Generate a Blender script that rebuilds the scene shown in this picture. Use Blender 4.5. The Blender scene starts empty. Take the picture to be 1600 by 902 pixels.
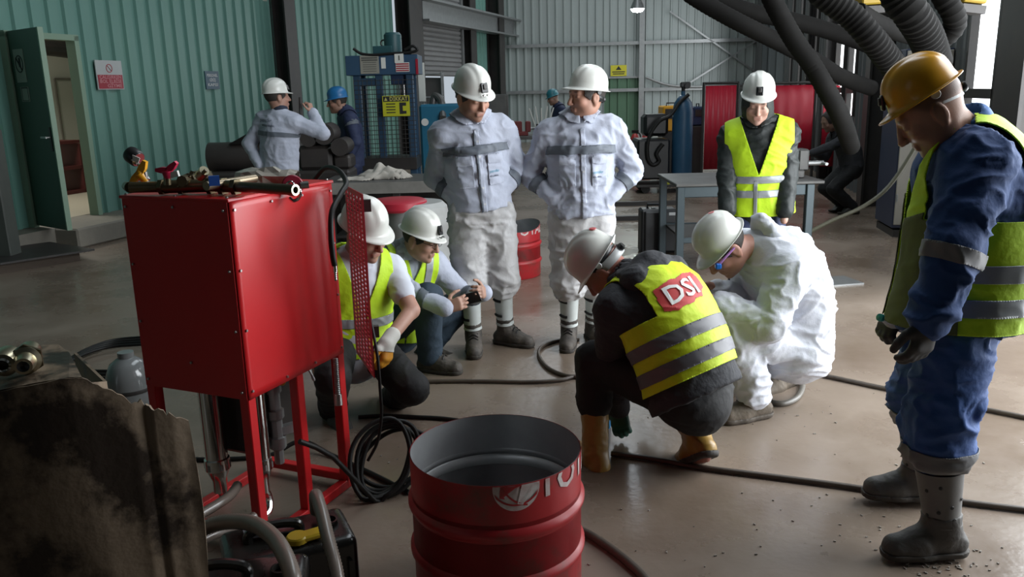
import bpy, bmesh, math, random
import numpy as np
from mathutils import Vector, Matrix
from mathutils.bvhtree import BVHTree
random.seed(7); np.random.seed(7)
SC = bpy.context.scene
COL = SC.collection
# ------------------------------------------------------------------ camera
CAM_H = 1.70; PITCH = math.atan(312/1300); ROLL = math.radians(1.4); FPX = 1300.0
cam_d = bpy.data.cameras.new('camera'); cam = bpy.data.objects.new('camera', cam_d); COL.objects.link(cam)
cam_d.sensor_width = 36; cam_d.lens = 36*FPX/1600; cam_d.clip_start = .05; cam_d.clip_end = 200
fw = Vector((0, math.cos(PITCH), -math.sin(PITCH))); dn = Vector((0, -math.sin(PITCH), -math.cos(PITCH)))
rt = Vector((1, 0, 0))*math.cos(ROLL) + dn*math.sin(ROLL); up = fw.cross(rt)*-1
m3 = Matrix((rt, up, -fw)).transposed(); cam.matrix_world = Matrix.Translation((0, 0, CAM_H)) @ m3.to_4x4()
SC.camera = cam
# ------------------------------------------------------------------ world and daylight
W = bpy.data.worlds.new('overcast_sky'); SC.world = W; W.use_nodes = True
W.node_tree.nodes['Background'].inputs[0].default_value = (.80, .90, 1.0, 1); W.node_tree.nodes['Background'].inputs[1].default_value = .5
def area(name, loc, direction, sx, sy, power, col):
    d = bpy.data.lights.new(name, 'AREA'); d.shape = 'RECTANGLE'; d.size = sx; d.size_y = sy; d.energy = power; d.color = col
    o = bpy.data.objects.new(name, d); COL.objects.link(o); o.location = loc
    o.rotation_euler = Vector(direction).to_track_quat('-Z', 'Y').to_euler(); return o
area('gate_daylight', (3.93, 4.14, 2.2), (-1, .17, -.10), 4.0, 4.2, 460, (.93, .97, 1.0))
area('gate_daylight_hall_end', (6.3, 23.0, 2.6), (-1, .17, -.1), 4.5, 3.6, 150, (.93, .97, 1.0))
area('roof_light_daylight', (1.6, 8.5, 6.85), (0, 0, -1), 2.0, 9.0, 210, (.86, .94, 1.0))
area('roof_light_daylight_far', (2.0, 20.5, 6.85), (0, 0, -1), 3.0, 9.0, 175, (.88, .95, 1.0))
SC.view_settings.view_transform = 'Standard'; SC.view_settings.look = 'None'
SC.view_settings.exposure = 0.22; SC.view_settings.gamma = 1.0; SC.view_settings.use_curve_mapping = False

# ------------------------------------------------------------------ helpers
V3 = lambda *a: np.array(a, float)
def at(x, y, Y):
    """survey: the point seen at photo pixel (x, y) standing at ground distance Y (metres)"""
    a = (x-800)/FPX; b = (y-451)/FPX
    u = a*math.cos(ROLL)-b*math.sin(ROLL); v = a*math.sin(ROLL)+b*math.cos(ROLL)
    r = np.array([u, math.cos(PITCH)-v*math.sin(PITCH), -math.sin(PITCH)-v*math.cos(PITCH)])
    return np.array([0, 0, CAM_H])+Y/r[1]*r
def fl(x, y, z=0.):
    a = (x-800)/FPX; b = (y-451)/FPX
    u = a*math.cos(ROLL)-b*math.sin(ROLL); v = a*math.sin(ROLL)+b*math.cos(ROLL)
    r = np.array([u, math.cos(PITCH)-v*math.sin(PITCH), -math.sin(PITCH)-v*math.cos(PITCH)])
    return np.array([0, 0, CAM_H])+(z-CAM_H)/r[2]*r
def nrm(v):
    v = np.asarray(v, float); return v/(np.linalg.norm(v)+1e-12)

MATS = {}
def M(name, c1, c2=None, rough=.5, metal=0., scale=6., bump=0., bscale=80., detail=5., contrast=.5, rough2=None, emit=0., alpha=None, trans=0., coat=0., stretch=None, spec=.5, sheen=0., attr=None):
    if name in MATS: return MATS[name]
    m = bpy.data.materials.new(name); m.use_nodes = True; nt = m.node_tree; N = nt.nodes; L = nt.links
    b = N['Principled BSDF']; MATS[name] = m
    b.inputs['Base Color'].default_value = (*c1, 1); b.inputs['Roughness'].default_value = rough; b.inputs['Metallic'].default_value = metal
    b.inputs['Specular IOR Level'].default_value = spec
    if coat: b.inputs['Coat Weight'].default_value = coat; b.inputs['Coat Roughness'].default_value = .08
    if trans: b.inputs['Transmission Weight'].default_value = trans
    if sheen: b.inputs['Sheen Weight'].default_value = sheen
    if emit: b.inputs['Emission Color'].default_value = (*c1, 1); b.inputs['Emission Strength'].default_value = emit
    tc = N.new('ShaderNodeTexCoord'); src = tc.outputs['Object']
    if stretch:
        mp = N.new('ShaderNodeMapping'); mp.inputs['Scale'].default_value = stretch; L.new(src, mp.inputs[0]); src = mp.outputs[0]
    if c2 is not None or rough2 is not None:
        n = N.new('ShaderNodeTexNoise'); n.inputs['Scale'].default_value = scale; n.inputs['Detail'].default_value = detail; n.inputs['Roughness'].default_value = .62
        L.new(src, n.inputs['Vector'])
        r = N.new('ShaderNodeMapRange'); r.inputs['From Min'].default_value = .5-contrast*.5; r.inputs['From Max'].default_value = .5+contrast*.5
        L.new(n.outputs['Fac'], r.inputs['Value'])
        if c2 is not None:
            x = N.new('ShaderNodeMix'); x.data_type = 'RGBA'; x.inputs[6].default_value = (*c1, 1); x.inputs[7].default_value = (*c2, 1)
            L.new(r.outputs[0], x.inputs[0]); L.new(x.outputs[2], b.inputs['Base Color'])
        if rough2 is not None:
            y = N.new('ShaderNodeMapRange'); y.inputs['To Min'].default_value = rough; y.inputs['To Max'].default_value = rough2
            L.new(r.outputs[0], y.inputs['Value']); L.new(y.outputs[0], b.inputs['Roughness'])
    if attr:
        a = N.new('ShaderNodeAttribute'); a.attribute_name = attr; L.new(a.outputs['Color'], b.inputs['Base Color'])
    if bump:
        n2 = N.new('ShaderNodeTexNoise'); n2.inputs['Scale'].default_value = bscale; n2.inputs['Detail'].default_value = 3.
        L.new(src, n2.inputs['Vector'])
        bp = N.new('ShaderNodeBump'); bp.inputs['Strength'].default_value = bump; bp.inputs['Distance'].default_value = .01
        L.new(n2.outputs['Fac'], bp.inputs['Height']); L.new(bp.outputs[0], b.inputs['Normal'])
    return m

BASE = {}
def base_of(p):
    return BASE.get(p.name, Vector((0, 0, 0))) if p is not None else Vector((0, 0, 0))
def tag(o, label=None, cat=None, group=None, kind=None):
    if label: o['label'] = label
    if cat: o['category'] = cat
    if group: o['group'] = group
    if kind: o['kind'] = kind
    return o
def thing(name, loc, label=None, cat=None, group=None, kind=None):
    o = bpy.data.objects.new(name, None); COL.objects.link(o); o.location = loc; o.empty_display_size = .1
    BASE[o.name] = Vector(loc); return tag(o, label, cat, group, kind)
def link_mesh(name, me, mat, parent=None, smooth=False, sharp=None):
    o = bpy.data.objects.new(name, me); COL.objects.link(o)
    if mat is not None and not me.materials: me.materials.append(mat if not isinstance(mat, str) else MATS[mat])
    if smooth: me.polygons.foreach_set('use_smooth', [True]*len(me.polygons))
    if sharp is not None and smooth:
        me.set_sharp_from_angle(angle=math.radians(sharp))
    if parent is not None: o.parent = parent; BASE[o.name] = base_of(parent)
    return o
def from_arrays(name, V, F, mat, parent=None, smooth=True, solid=0., sharp=None, crisp=False):
    b = base_of(parent); V = np.asarray(V, float)-np.array(b)
    if parent is None:
        c = np.array([(V[:, 0].min()+V[:, 0].max())/2, (V[:, 1].min()+V[:, 1].max())/2, V[:, 2].min()]); V = V-c
    me = bpy.data.meshes.new(name); me.from_pydata(V.tolist(), [], F if isinstance(F, list) else F.tolist()); me.update()
    o = link_mesh(name, me, mat, parent, smooth, sharp)
    if parent is None: o.location = c; BASE[o.name] = Vector(c)
    if solid:
        s = o.modifiers.new('thickness', 'SOLIDIFY'); s.thickness = solid; s.offset = 0
        if crisp: es = o.modifiers.new('crisp_rim', 'EDGE_SPLIT'); es.split_angle = math.radians(50)
    return o
class MB:
    """collects shapes given in world coordinates (or local ones through matrix T) into one mesh"""
    def __init__(s, T=None): s.v = []; s.f = []; s.T = T
    def add(s, V, F):
        o = len(s.v)
        for p in V:
            p = Vector(p); s.v.append(tuple(s.T @ p) if s.T else tuple(p))
        s.f += [tuple(i+o for i in f) for f in F]; return s
    def box(s, c, d, R=None, bev=0.):
        hx, hy, hz = d[0]/2, d[1]/2, d[2]/2
        if bev <= 0:
            P = [(x, y, z) for z in (-hz, hz) for y in (-hy, hy) for x in (-hx, hx)]
            F = [(0, 2, 3, 1), (4, 5, 7, 6), (0, 1, 5, 4), (2, 6, 7, 3), (0, 4, 6, 2), (1, 3, 7, 5)]
        else:
            b = min(bev, hx*.9, hy*.9, hz*.9); P = []; F = []
            idx = {}
            for sx in (-1, 1):
                for sy in (-1, 1):
                    for sz in (-1, 1):
                        for a in range(3):
                            q = [sx*(hx-b), sy*(hy-b), sz*(hz-b)]; q[a] = (sx*hx, sy*hy, sz*hz)[a]; idx[sx, sy, sz, a] = len(P); P.append(tuple(q))
            for a in range(3):
                b1, b2 = (a+1) % 3, (a+2) % 3
                for sg in (-1, 1):
                    q = []
                    for u, w in ((-1, -1), (1, -1), (1, 1), (-1, 1)):
                        k = [0, 0, 0]; k[a] = sg; k[b1] = u; k[b2] = w; q.append(idx[k[0], k[1], k[2], a])
                    F.append(tuple(q if sg > 0 else q[::-1]))
                for u in (-1, 1):
                    for w in (-1, 1):
                        k0 = [0, 0, 0]; k1 = [0, 0, 0]; k0[a] = -1; k1[a] = 1
                        for k in (k0, k1): k[b1] = u; k[b2] = w
                        q = (idx[(*k0, b1)], idx[(*k1, b1)], idx[(*k1, b2)], idx[(*k0, b2)]); F.append(q if u*w > 0 else q[::-1])
            for sx in (-1, 1):
                for sy in (-1, 1):
                    for sz in (-1, 1):
                        q = (idx[sx, sy, sz, 0], idx[sx, sy, sz, 1], idx[sx, sy, sz, 2]); F.append(q if sx*sy*sz > 0 else q[::-1])
        if R is not None: P = [R @ Vector(p) for p in P]
        return s.add([Vector(p)+Vector(c) for p in P], F)
    def bar(s, a, b, w, h=None, upv=(0, 0, 1), bev=0.):
        a, b = Vector(a), Vector(b); d = b-a; L = d.length; x = d.normalized(); u = Vector(upv)
        if abs(u.dot(x)) > .98: u = Vector((0, 1, 0))
        y = u.cross(x).normalized(); z = x.cross(y); R = Matrix((x, y, z)).transposed()
        return s.box((a+b)/2, (L, w, h or w), R, bev)
    def cyl(s, a, b, r, r2=None, n=16, cap=True):
        a, b = Vector(a), Vector(b); r2 = r if r2 is None else r2; x = (b-a).normalized()
        u = Vector((0, 0, 1)) if abs(x.z) < .9 else Vector((1, 0, 0)); y = u.cross(x).normalized(); z = x.cross(y)
        P = []
        for c, rr in ((a, r), (b, r2)):
            P += [c+y*math.cos(t)*rr+z*math.sin(t)*rr for t in [2*math.pi*i/n for i in range(n)]]
        F = [(i, (i+1) % n, n+(i+1) % n, n+i) for i in range(n)]
        if cap: F += [tuple(range(n))[::-1], tuple(range(n, 2*n))]
        return s.add(P, F)
    def lathe(s, prof, n=32, c=(0, 0, 0), ax=(0, 0, 1), closed=False):
        x = Vector(ax).normalized(); u = Vector((0, 1, 0)) if abs(x.y) < .9 else Vector((1, 0, 0)); y = u.cross(x).normalized(); z = x.cross(y); c = Vector(c)
        P = []; F = []; m = len(prof)
        for r, h in prof: P += [c+x*h+y*math.cos(2*math.pi*i/n)*r+z*math.sin(2*math.pi*i/n)*r for i in range(n)]
        for j in range(m-1):
            F += [(j*n+i, j*n+(i+1) % n, (j+1)*n+(i+1) % n, (j+1)*n+i) for i in range(n)]
        if closed: F += [tuple(range(n))[::-1], tuple(range((m-1)*n, m*n))]
        return s.add(P, F)
    def tube(s, pts, r, n=10, smooth=True, rib=0., pitch=.03, cap=True, sub=8):
        pts = [Vector(p) for p in pts]
        if smooth and len(pts) > 2: pts = catmull(pts, sub)
        if rib: pts = resample(pts, pitch/2)
        m = len(pts); P = []; F = []
        t0 = (pts[1]-pts[0]).normalized(); u = Vector((0, 0, 1)) if abs(t0.z) < .9 else Vector((1, 0, 0)); y = u.cross(t0).normalized()
        for i, p in enumerate(pts):
            t = (pts[min(i+1, m-1)]-pts[max(i-1, 0)]).normalized(); y = (y-t*y.dot(t)).normalized(); z = t.cross(y)
            rr = (r if not callable(r) else r(i/(m-1)))+(rib if i % 2 else 0)
            P += [p+y*math.cos(2*math.pi*k/n)*rr+z*math.sin(2*math.pi*k/n)*rr for k in range(n)]
        for j in range(m-1): F += [(j*n+i, j*n+(i+1) % n, (j+1)*n+(i+1) % n, (j+1)*n+i) for i in range(n)]
        if cap: F += [tuple(range(n))[::-1], tuple(range((m-1)*n, m*n))]
        return s.add(P, F)
    def sphere(s, c, r, n=16, sq=(1, 1, 1)):
        prof = [(math.sin(math.pi*j/(n//2))*1., -math.cos(math.pi*j/(n//2))) for j in range(n//2+1)]
        P = []; F = []
        for a, h in prof: P += [Vector(c)+Vector((a*math.cos(2*math.pi*i/n)*r*sq[0], a*math.sin(2*math.pi*i/n)*r*sq[1], h*r*sq[2])) for i in range(n)]
        for j in range(len(prof)-1): F += [(j*n+i, j*n+(i+1) % n, (j+1)*n+(i+1) % n, (j+1)*n+i) for i in range(n)]
        return s.add(P, F)
    def prism(s, poly, d):
        """polygon of 3-D points extruded by vector d"""
        n = len(poly); d = Vector(d); P = [Vector(p) for p in poly]+[Vector(p)+d for p in poly]
        return s.add(P, [tuple(range(n))[::-1], tuple(range(n, 2*n))]+[(i, (i+1) % n, n+(i+1) % n, n+i) for i in range(n)])
    def build(s, name, mat, parent=None, smooth=False, sharp=35, label=None, cat=None, group=None, kind=None, solid=0.):
        o = from_arrays(name, np.array(s.v), s.f, mat, parent, smooth, solid, sharp if smooth else None)
        return tag(o, label, cat, group, kind)
def catmull(p, sub=8):
    q = [p[0]*2-p[1]]+list(p)+[p[-1]*2-p[-2]]; out = []
    for i in range(1, len(q)-2):
        a, b, c, d = q[i-1], q[i], q[i+1], q[i+2]
        for k in range(sub):
            t = k/sub; out.append(.5*((2*b)+(c-a)*t+(2*a-5*b+4*c-d)*t*t+(3*b-a-3*c+d)*t**3))
    out.append(p[-1]); return out
def resample(p, step):
    out = [p[0]]; acc = 0
    for a, b in zip(p, p[1:]):
        L = (b-a).length; t = step-acc
        while t < L: out.append(a.lerp(b, t/L)); t += step
        acc = L-(t-step)
    return out
def text_mesh(txt, size, bold=False, align='CENTER', extrude=0.):
    c = bpy.data.curves.new('lettering', 'FONT'); c.body = txt; c.size = size; c.align_x = align; c.align_y = 'CENTER'; c.extrude = extrude
    c.resolution_u = 2
    if bold: c.offset = size*.018
    o = bpy.data.objects.new('lettering', c); COL.objects.link(o)
    dg = bpy.context.evaluated_depsgraph_get(); me = bpy.data.meshes.new_from_object(o.evaluated_get(dg))
    V = np.array([v.co[:] for v in me.vertices]); F = [tuple(p.vertices) for p in me.polygons]
    bpy.data.objects.remove(o); bpy.data.curves.remove(c); bpy.data.meshes.remove(me)
    return V, F
def flat_text(txt, size, c, right, upv, mat, parent, name='lettering', bold=False, width=None):
    """lettering laid on a plane, centre c, facing right x up"""
    V, F = text_mesh(txt, size, bold); r = nrm(right); u = nrm(upv); n = np.cross(r, u)
    if width: V[:, 0] *= width/(V[:, 0].max()-V[:, 0].min())
    P = np.asarray(c)+V[:, :1]*r+V[:, 1:2]*u+n*.0015
    return from_arrays(name, P, F, mat, parent, False)
# ------------------------------------------------------------------ the hall
M('floor_concrete', (.155, .115, .085), (.25, .20, .16), rough=.10, rough2=.46, scale=1.1, bump=.12, bscale=26, contrast=.42, detail=9, spec=.45)
M('green_sheet', (.120, .255, .225), (.135, .275, .225), rough=.42, scale=.6, spec=.4)
M('mid_green', (.075, .150, .090), (.085, .165, .10), rough=.5, scale=.8)
M('pale_sheet', (.34, .38, .37), (.29, .33, .32), rough=.5, scale=.7)
M('dark_sheet', (.10, .105, .105), (.075, .08, .08), rough=.6, scale=.7)
M('dark_steel', (.022, .021, .021), (.04, .034, .03), rough=.5, scale=6)
M('concrete', (.24, .22, .18), (.15, .14, .12), rough=.7, scale=2.2, bump=.3, bscale=20)
M('roof_sheet', (.20, .22, .22), rough=.6)
M('green_door', (.028, .075, .050), (.035, .088, .058), rough=.45, scale=1.2)
M('green_frame', (.20, .30, .22), rough=.5)
M('steel', (.42, .42, .41), rough=.32, metal=1.)
M('galv', (.36, .37, .37), (.28, .29, .29), rough=.42, metal=.7, scale=9)
M('white_paint', (.62, .63, .60), (.55, .56, .53), rough=.5, scale=3)
M('black_rubber', (.006, .006, .006), (.011, .010, .009), rough=.5, scale=14, spec=.3)
M('black_plastic', (.010, .010, .011), rough=.35)
M('glazing', (.93, .97, 1.0), rough=.6, emit=2.4)
b = MB(); b.box((0, 12, -.06), (40, 48, .12)); fo = b.build('floor', 'floor_concrete', kind='structure', label='wet brown concrete floor with glossy patches')
P0L, DL = Vector((-5.5, 10.4, 0)), Vector((.301, .954, 0)).normalized()
P0B, DB = Vector((-.1, 27.5, 0)), Vector((.9945, -.1045, 0)).normalized()
P0R, DR = Vector((3.2, 0, 0)), Vector((.1676, .9859, 0)).normalized()
NL = Vector((DL.y, -DL.x, 0)); NB = Vector((DB.y, -DB.x, 0)); NR = Vector((-DR.y, DR.x, 0))
def frame_mat(P0, D, Nn, s, z=0):       # x along the wall, y out into the hall
    m = Matrix((D, Nn, Vector((0, 0, 1)))).transposed().to_4x4(); m.translation = P0+D*s+Vector((0, 0, z)); return m
SHEET = {}
def sheet_mesh(w, h, mat, pitch=.25, depth=.035):
    k = (round(w, 2), round(h, 2), mat)
    if k in SHEET: return SHEET[k]
    xs = []; x = 0
    while x < w-1e-6:
        for dx, y in ((0, 0), (.165, 0), (.185, depth), (.23, depth)):
            if x+dx < w: xs.append((x+dx, y))
        x += pitch
    xs.append((w, 0)); V = []; F = []
    for z in (0, h): V += [(a, b_, z) for a, b_ in xs]
    n = len(xs); V += [(a, b_-.004, z) for z in (0, h) for a, b_ in xs]
    F = [(i, n+i, n+i+1, i+1) for i in range(n-1)]+[(2*n+i, 2*n+i+1, 3*n+i+1, 3*n+i) for i in range(n-1)]
    me = bpy.data.meshes.new('sheet'); me.from_pydata(V, [], F); me.materials.append(MATS[mat]); me.update(); SHEET[k] = me; return me
def put_sheets(wall, P0, D, Nn, s0, s1, z0, z1, mat):
    s = s0
    while s < s1-.02:
        w = min(1.0, s1-s); o = bpy.data.objects.new('sheet', sheet_mesh(w, z1-z0, mat)); COL.objects.link(o); o.parent = wall
        m = frame_mat(P0, D, Nn, s, z0); o.matrix_local = Matrix.Translation(-base_of(wall)) @ m; s += w
wl = thing('wall_left', P0L, 'teal green corrugated metal wall on the left', kind='structure')
put_sheets(wl, P0L, DL, NL, -17, -.62, .24, 7, 'green_sheet'); put_sheets(wl, P0L, DL, NL, -.62, .38, 2.46, 7, 'green_sheet')
put_sheets(wl, P0L, DL, NL, .38, 4.9, .24, 7, 'green_sheet'); put_sheets(wl, P0L, DL, NL, 5.2, 9.8, .24, 7, 'green_sheet')
put_sheets(wl, P0L, DL, NL, 14.0, 19.2, .0, 7, 'green_sheet'); put_sheets(wl, P0L, DL, NL, 10.9, 14.0, 4.6, 7, 'green_sheet')
def lbox(T, c, d, bev=0): return MB(T).box(c, d, None, bev)
def TL(s, z=0): return frame_mat(P0L, DL, NL, s, z)
def TB(s, z=0): return frame_mat(P0B, DB, NB, s, z)
def TR(s, z=0): return frame_mat(P0R, DR, NR, s, z)
for s, w, d in ((4.98, .34, .30), (10.3, .75, .35), (14.35, .45, .3), (16.6, .5, .4)):
    q = MB(TL(s)); q.box((0, d/2, 3.5), (.02, d, 7)); q.box((0, .02, 3.5), (w, .03, 7)); q.box((0, d, 3.5), (w, .03, 7)); q.build('column', 'dark_steel', wl)
MB(TL(0)).box((-8.3, .12, .12), (15.4, .5, .24)).box((2.8, .12, .12), (4.9, .5, .24)).box((7.5, .12, .12), (4.6, .4, .24)).build('plinth', 'concrete', wl)
MB(TL(-.12)).box((0, .22, .12), (1.05, .95, .235), None, .02).build('door_step', 'concrete', wl)
q = MB(TL(15.2)); q.box((0, .35, 3.78), (9.0, .5, .05)); q.box((0, .35, 3.55), (9.0, .03, .45)); q.box((0, .35, 3.32), (9.0, .35, .05)); q.build('crane_beam', 'galv', wl)
# roller shutter, half raised
d3 = thing('door_3', P0L+DL*10.9, 'grey roller shutter half raised in the green wall', kind='structure')
q = MB(TL(10.9)); n = 22
for k in range(n):
    z = 2.06+k*.12; q.prism([(.1, .04, z), (.1, .075, z+.03), (.1, .075, z+.09), (.1, .04, z+.12)], (2.95, 0, 0))
q.build('slat_curtain', M('shutter', (.21, .21, .21), (.17, .17, .17), rough=.45, scale=2), d3, kind='stuff')
for x in (.04, 3.1): MB(TL(10.9)).box((x, .06, 2.3), (.12, .14, 4.6)).build('guide_rail', 'galv', d3)
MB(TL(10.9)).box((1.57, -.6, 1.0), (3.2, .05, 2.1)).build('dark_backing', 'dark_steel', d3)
# personnel door, open
d1 = thing('door_1', P0L+DL*-.6+Vector((0, 0, .25)), 'open dark green steel door with a warning notice on its leaf', kind='structure')
q = MB(TL(-.12)); q.box((-.5, .02, 1.35), (.07, .14, 2.22)); q.box((.5, .02, 1.35), (.07, .14, 2.22)); q.box((0, .02, 2.44), (1.07, .14, .07)); q.build('door_frame', 'green_frame', d1)
hx = P0L+DL*-.58+NL*.05; fe = Vector((-4.975, 9.32, 0)); dd = (fe-hx).normalized(); dnn = Vector((-dd.y, dd.x, 0))
if dnn.y > 0: dnn = -dnn
TD = Matrix((dd, dnn, Vector((0, 0, 1)))).transposed().to_4x4(); TD.translation = hx
lw = (fe-hx).length
MB(TD).box((lw/2, 0, 1.365), (lw, .05, 2.2), None, .006).build('door_leaf', 'green_door', d1)
MB(TD).box((lw-.012, .0, 1.365), (.028, .056, 2.2)).build('leaf_edge', 'green_frame', d1)
hb = MB(TD).box((lw-.07, .028, 1.28), (.05, .012, .26), None, .004).build('lock_plate', 'black_plastic', d1)
MB(TD).cyl((lw-.07, .02, 1.3), (lw-.07, .075, 1.3), .011).bar((lw-.065, .07, 1.3), (lw-.2, .07, 1.3), .02, .02).build('handle', 'steel', hb)
for z in (.5, 1.4, 2.2): MB(TD).cyl((0, .03, z), (0, .03, z+.1), .012).build('hinge', 'galv', d1)
M('paper', (.62, .62, .58), rough=.6); M('black_print', (.015, .015, .015), rough=.6)
pn = MB(TD).box((.27, .028, 2.08), (.25, .004, .36)).build('notice', M('dull_paper', (.27, .29, .25), rough=.6), d1)
q = MB(TD); q.lathe([(.095, 0), (.082, 0), (.082, .003), (.095, .003), (.095, 0)], 28, (.27, .031, 2.10), (0, 1, 0)); q.bar((.21, .033, 2.17), (.33, .033, 2.03), .003, .016, (0, 1, 0)); q.build('prohibition_ring', 'black_print', pn)
q = MB(TD); q.box((.285, .033, 2.10), (.045, .003, .07), None, .001)
for i in range(4): q.box((.27+i*.011, .033, 2.145), (.008, .003, .045))
q.build('hand_symbol', 'black_print', pn)
p2 = MB(TD).box((.30, .028, 1.77), (.20, .004, .16)).build('notice', 'dull_paper', d1)
MB(TD).box((.30, .031, 1.84), (.16, .002, .012)).box((.30, .031, 1.70), (.16, .002, .006)).box((.225, .031, 1.77), (.006, .002, .14)).box((.375, .031, 1.77), (.006, .002, .14)).build('notice_frame', 'black_print', p2)
# room beyond the open door
rb = thing('wall_beyond', P0L+DL*.5-NL*3.2, 'cream wall of the room seen through the open door', kind='structure')
M('cream_wall', (.56, .55, .48), rough=.7)
MB(TL(0)).box((.5, -3.4, 1.6), (9, .1, 3.3)).build('wall_panel', 'cream_wall', rb)
MB(TL(0)).box((.5, -1.75, .2), (9, 3.2, .08)).build('floor_slab', M('pale_floor', (.42, .38, .30), rough=.5), rb)
MB(TL(0)).box((-3.5, -1.7, 1.6), (.1, 3.4, 3.3)).box((.5, -1.7, 3.3), (9, 3.4, .1)).box((5, -1.7, 1.6), (.1, 3.4, 3.3)).build('room_shell', 'cream_wall', rb)
MB(TL(0)).box((3.35, -3.33, 1.5), (.03, .02, 1.1)).box((3.75, -3.33, 2.05), (.8, .02, .03)).build('panel_joint', 'concrete', rb)
area('side_room_lamp', tuple(P0L+DL*.6-NL*1.7+Vector((0, 0, 3.1))), (0, 0, -1), 1.2, 1.2, 55, (1, .96, .88))
q = MB(TL(0)); q.box((2.30, -2.4, .65), (.5, .4, .05)); q.box((2.30, -2.4, 1.05), (.5, .4, .05)); q.box((2.07, -2.4, .62), (.04, .4, .8)); q.box((2.53, -2.4, .62), (.04, .4, .8)); q.box((2.30, -2.4, .27), (.5, .4, .05))
sh = q.build('storage_rack', M('maroon', (.10, .02, .018), rough=.5), label='low maroon rack in the room beyond the open door', cat='rack')
q = MB(TL(0)); q.tube([(1.6, -2.3, 2.42), (2.1, -2.35, 2.5), (2.9, -2.3, 2.45)], .13, 12).build('air_duct', 'dark_steel', label='round dark duct high in the room beyond the door', cat='duct')
# back wall
wb = thing('wall_back', P0B, 'pale grey corrugated metal end wall', kind='structure')
put_sheets(wb, P0B, DB, NB, 0, 3.2, 0, 7, 'pale_sheet'); put_sheets(wb, P0B, DB, NB, 3.2, 4.3, 1.95, 7, 'pale_sheet'); put_sheets(wb, P0B, DB, NB, 4.3, 12, 0, 7, 'pale_sheet')
for z in (1.58, 3.0): MB(TB(0)).box((6, .12, z), (12, .1, .1)).build('girt', 'galv', wb)
MB(TB(4.36)).box((0, .14, 3.5), (.16, .16, 7)).build('post', 'galv', wb)
MB(TB(0)).bar((5.2, .16, 3.9), (8.6, .16, 1.5), .02, .05).bar((5.6, .16, 1.6), (8.4, .16, 3.3), .02, .05).build('brace', 'galv', wb)
MB(TB(0)).tube([(4.5, .2, 1.95), (5.2, .2, 1.7), (6.2, .2, 1.62), (8, .2, 1.66)], .04, 8).build('pipe_run', 'galv', wb)
d2 = thing('door_2', P0B+DB*3.75, 'mid green sliding sheet door in the pale end wall', kind='structure')
for k in range(2):
    o = bpy.data.objects.new('door_panel', sheet_mesh(.55, 1.95, 'mid_green')); COL.objects.link(o); o.parent = d2; o.matrix_local = Matrix.Translation(-base_of(d2)) @ frame_mat(P0B, DB, NB, 3.2+k*.55, 0)
MB(TB(3.75)).box((0, .05, 1.97), (1.2, .08, .06)).build('door_rail', 'galv', d2)
ws = thing('wall_sign', P0B+DB*3.65+Vector((0, 0, 2.0)), 'small yellow warning sign above the green sliding door', 'sign')
MB(TB(3.65)).box((0, .06, 2.18), (.5, .02, .33)).build('plate', M('sign_yellow', (.55, .50, .03), rough=.5), ws)
MB(TB(3.65)).prism([(-.09, .072, 2.2), (.09, .072, 2.2), (0, .072, 2.32)], (0, .004, 0)).box((0, .073, 2.14), (.4, .003, .03)).box((0, .073, 2.08), (.36, .003, .03)).build('pictogram', 'black_print', ws)
MB(TB(6.4)).box((0, .5, .28), (3.4, .25, .56), None, .02).build('trim_1', M('pale_block', (.45, .46, .42), rough=.6), kind='structure', label='low pale kerb wall in front of the end wall')
# right wall with glazed slits and the open gate
wr = thing('wall_right', P0R, 'dark corrugated wall with tall slit windows on the right', kind='structure')
cuts = [(7.95, 8.68), (13.45, 13.95), (14.3, 14.95), (16.75, 16.95), (18.5, 18.75), (19.75, 19.95)]
ss = 7.5
for i, (a, c) in enumerate(cuts):
    put_sheets(wr, P0R, DR, NR, ss, a, 0, 7, 'dark_sheet'); z0 = .3 if i == 0 else 1.15
    if z0 > 0: put_sheets(wr, P0R, DR, NR, a, c, 0, z0, 'dark_sheet')
    ss = c; w = thing('window_%d' % (i+1), P0R+DR*a+Vector((0, 0, z0)), ['tall bright glazing beside the dark column at right', 'bright slit window next to the tall blue cabinet', 'widest bright slit window behind the hoses', 'thin slit window behind the uppermost hose', 'narrow slit window above the red screens', 'farthest narrow slit window near the end wall'][i], kind='structure')
    MB(TR(a)).box(((c-a)/2, -.02, (z0+5.2)/2), (c-a, .02, 5.2-z0)).build('pane', 'glazing', w)
    q = MB(TR(a)); q.box((0, .03, (z0+5.2)/2), (.05, .08, 5.2-z0)); q.box((c-a, .03, (z0+5.2)/2), (.05, .08, 5.2-z0)); q.build('window_frame', 'dark_steel', w)
    MB(TR(a)).box(((c-a)/2, .05, 1.55), (c-a, .06, .09)).build('crossbar', 'dark_steel', w)
    put_sheets(wr, P0R, DR, NR, a, c, 5.2, 7, 'dark_sheet')
put_sheets(wr, P0R, DR, NR, ss, 21, 0, 7, 'dark_sheet'); put_sheets(wr, P0R, DR, NR, 21, 25.6, 4.6, 7, 'dark_sheet'); put_sheets(wr, P0R, DR, NR, 25.6, 29, 0, 7, 'dark_sheet')
put_sheets(wr, P0R, DR, NR, 2.2, 6.2, 4.5, 7, 'dark_sheet'); put_sheets(wr, P0R, DR, NR, -8, 2.2, 0, 7, 'dark_sheet'); put_sheets(wr, P0R, DR, NR, 6.2, 7.5, 0, 7, 'dark_sheet')
for s, w, d in ((6.45, .5, .5), (11.6, .25, .3), (15.15, .2, .2), (17.2, .2, .16), (2.1, .4, .4)):
    q = MB(TR(s)); q.box((0, d/2, 3.5), (.03, d, 7)); q.box((0, d, 3.5), (w, .03, 7)); q.box((0, .05, 3.5), (w, .03, 7)); q.build('column', 'dark_steel', wr)
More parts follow.
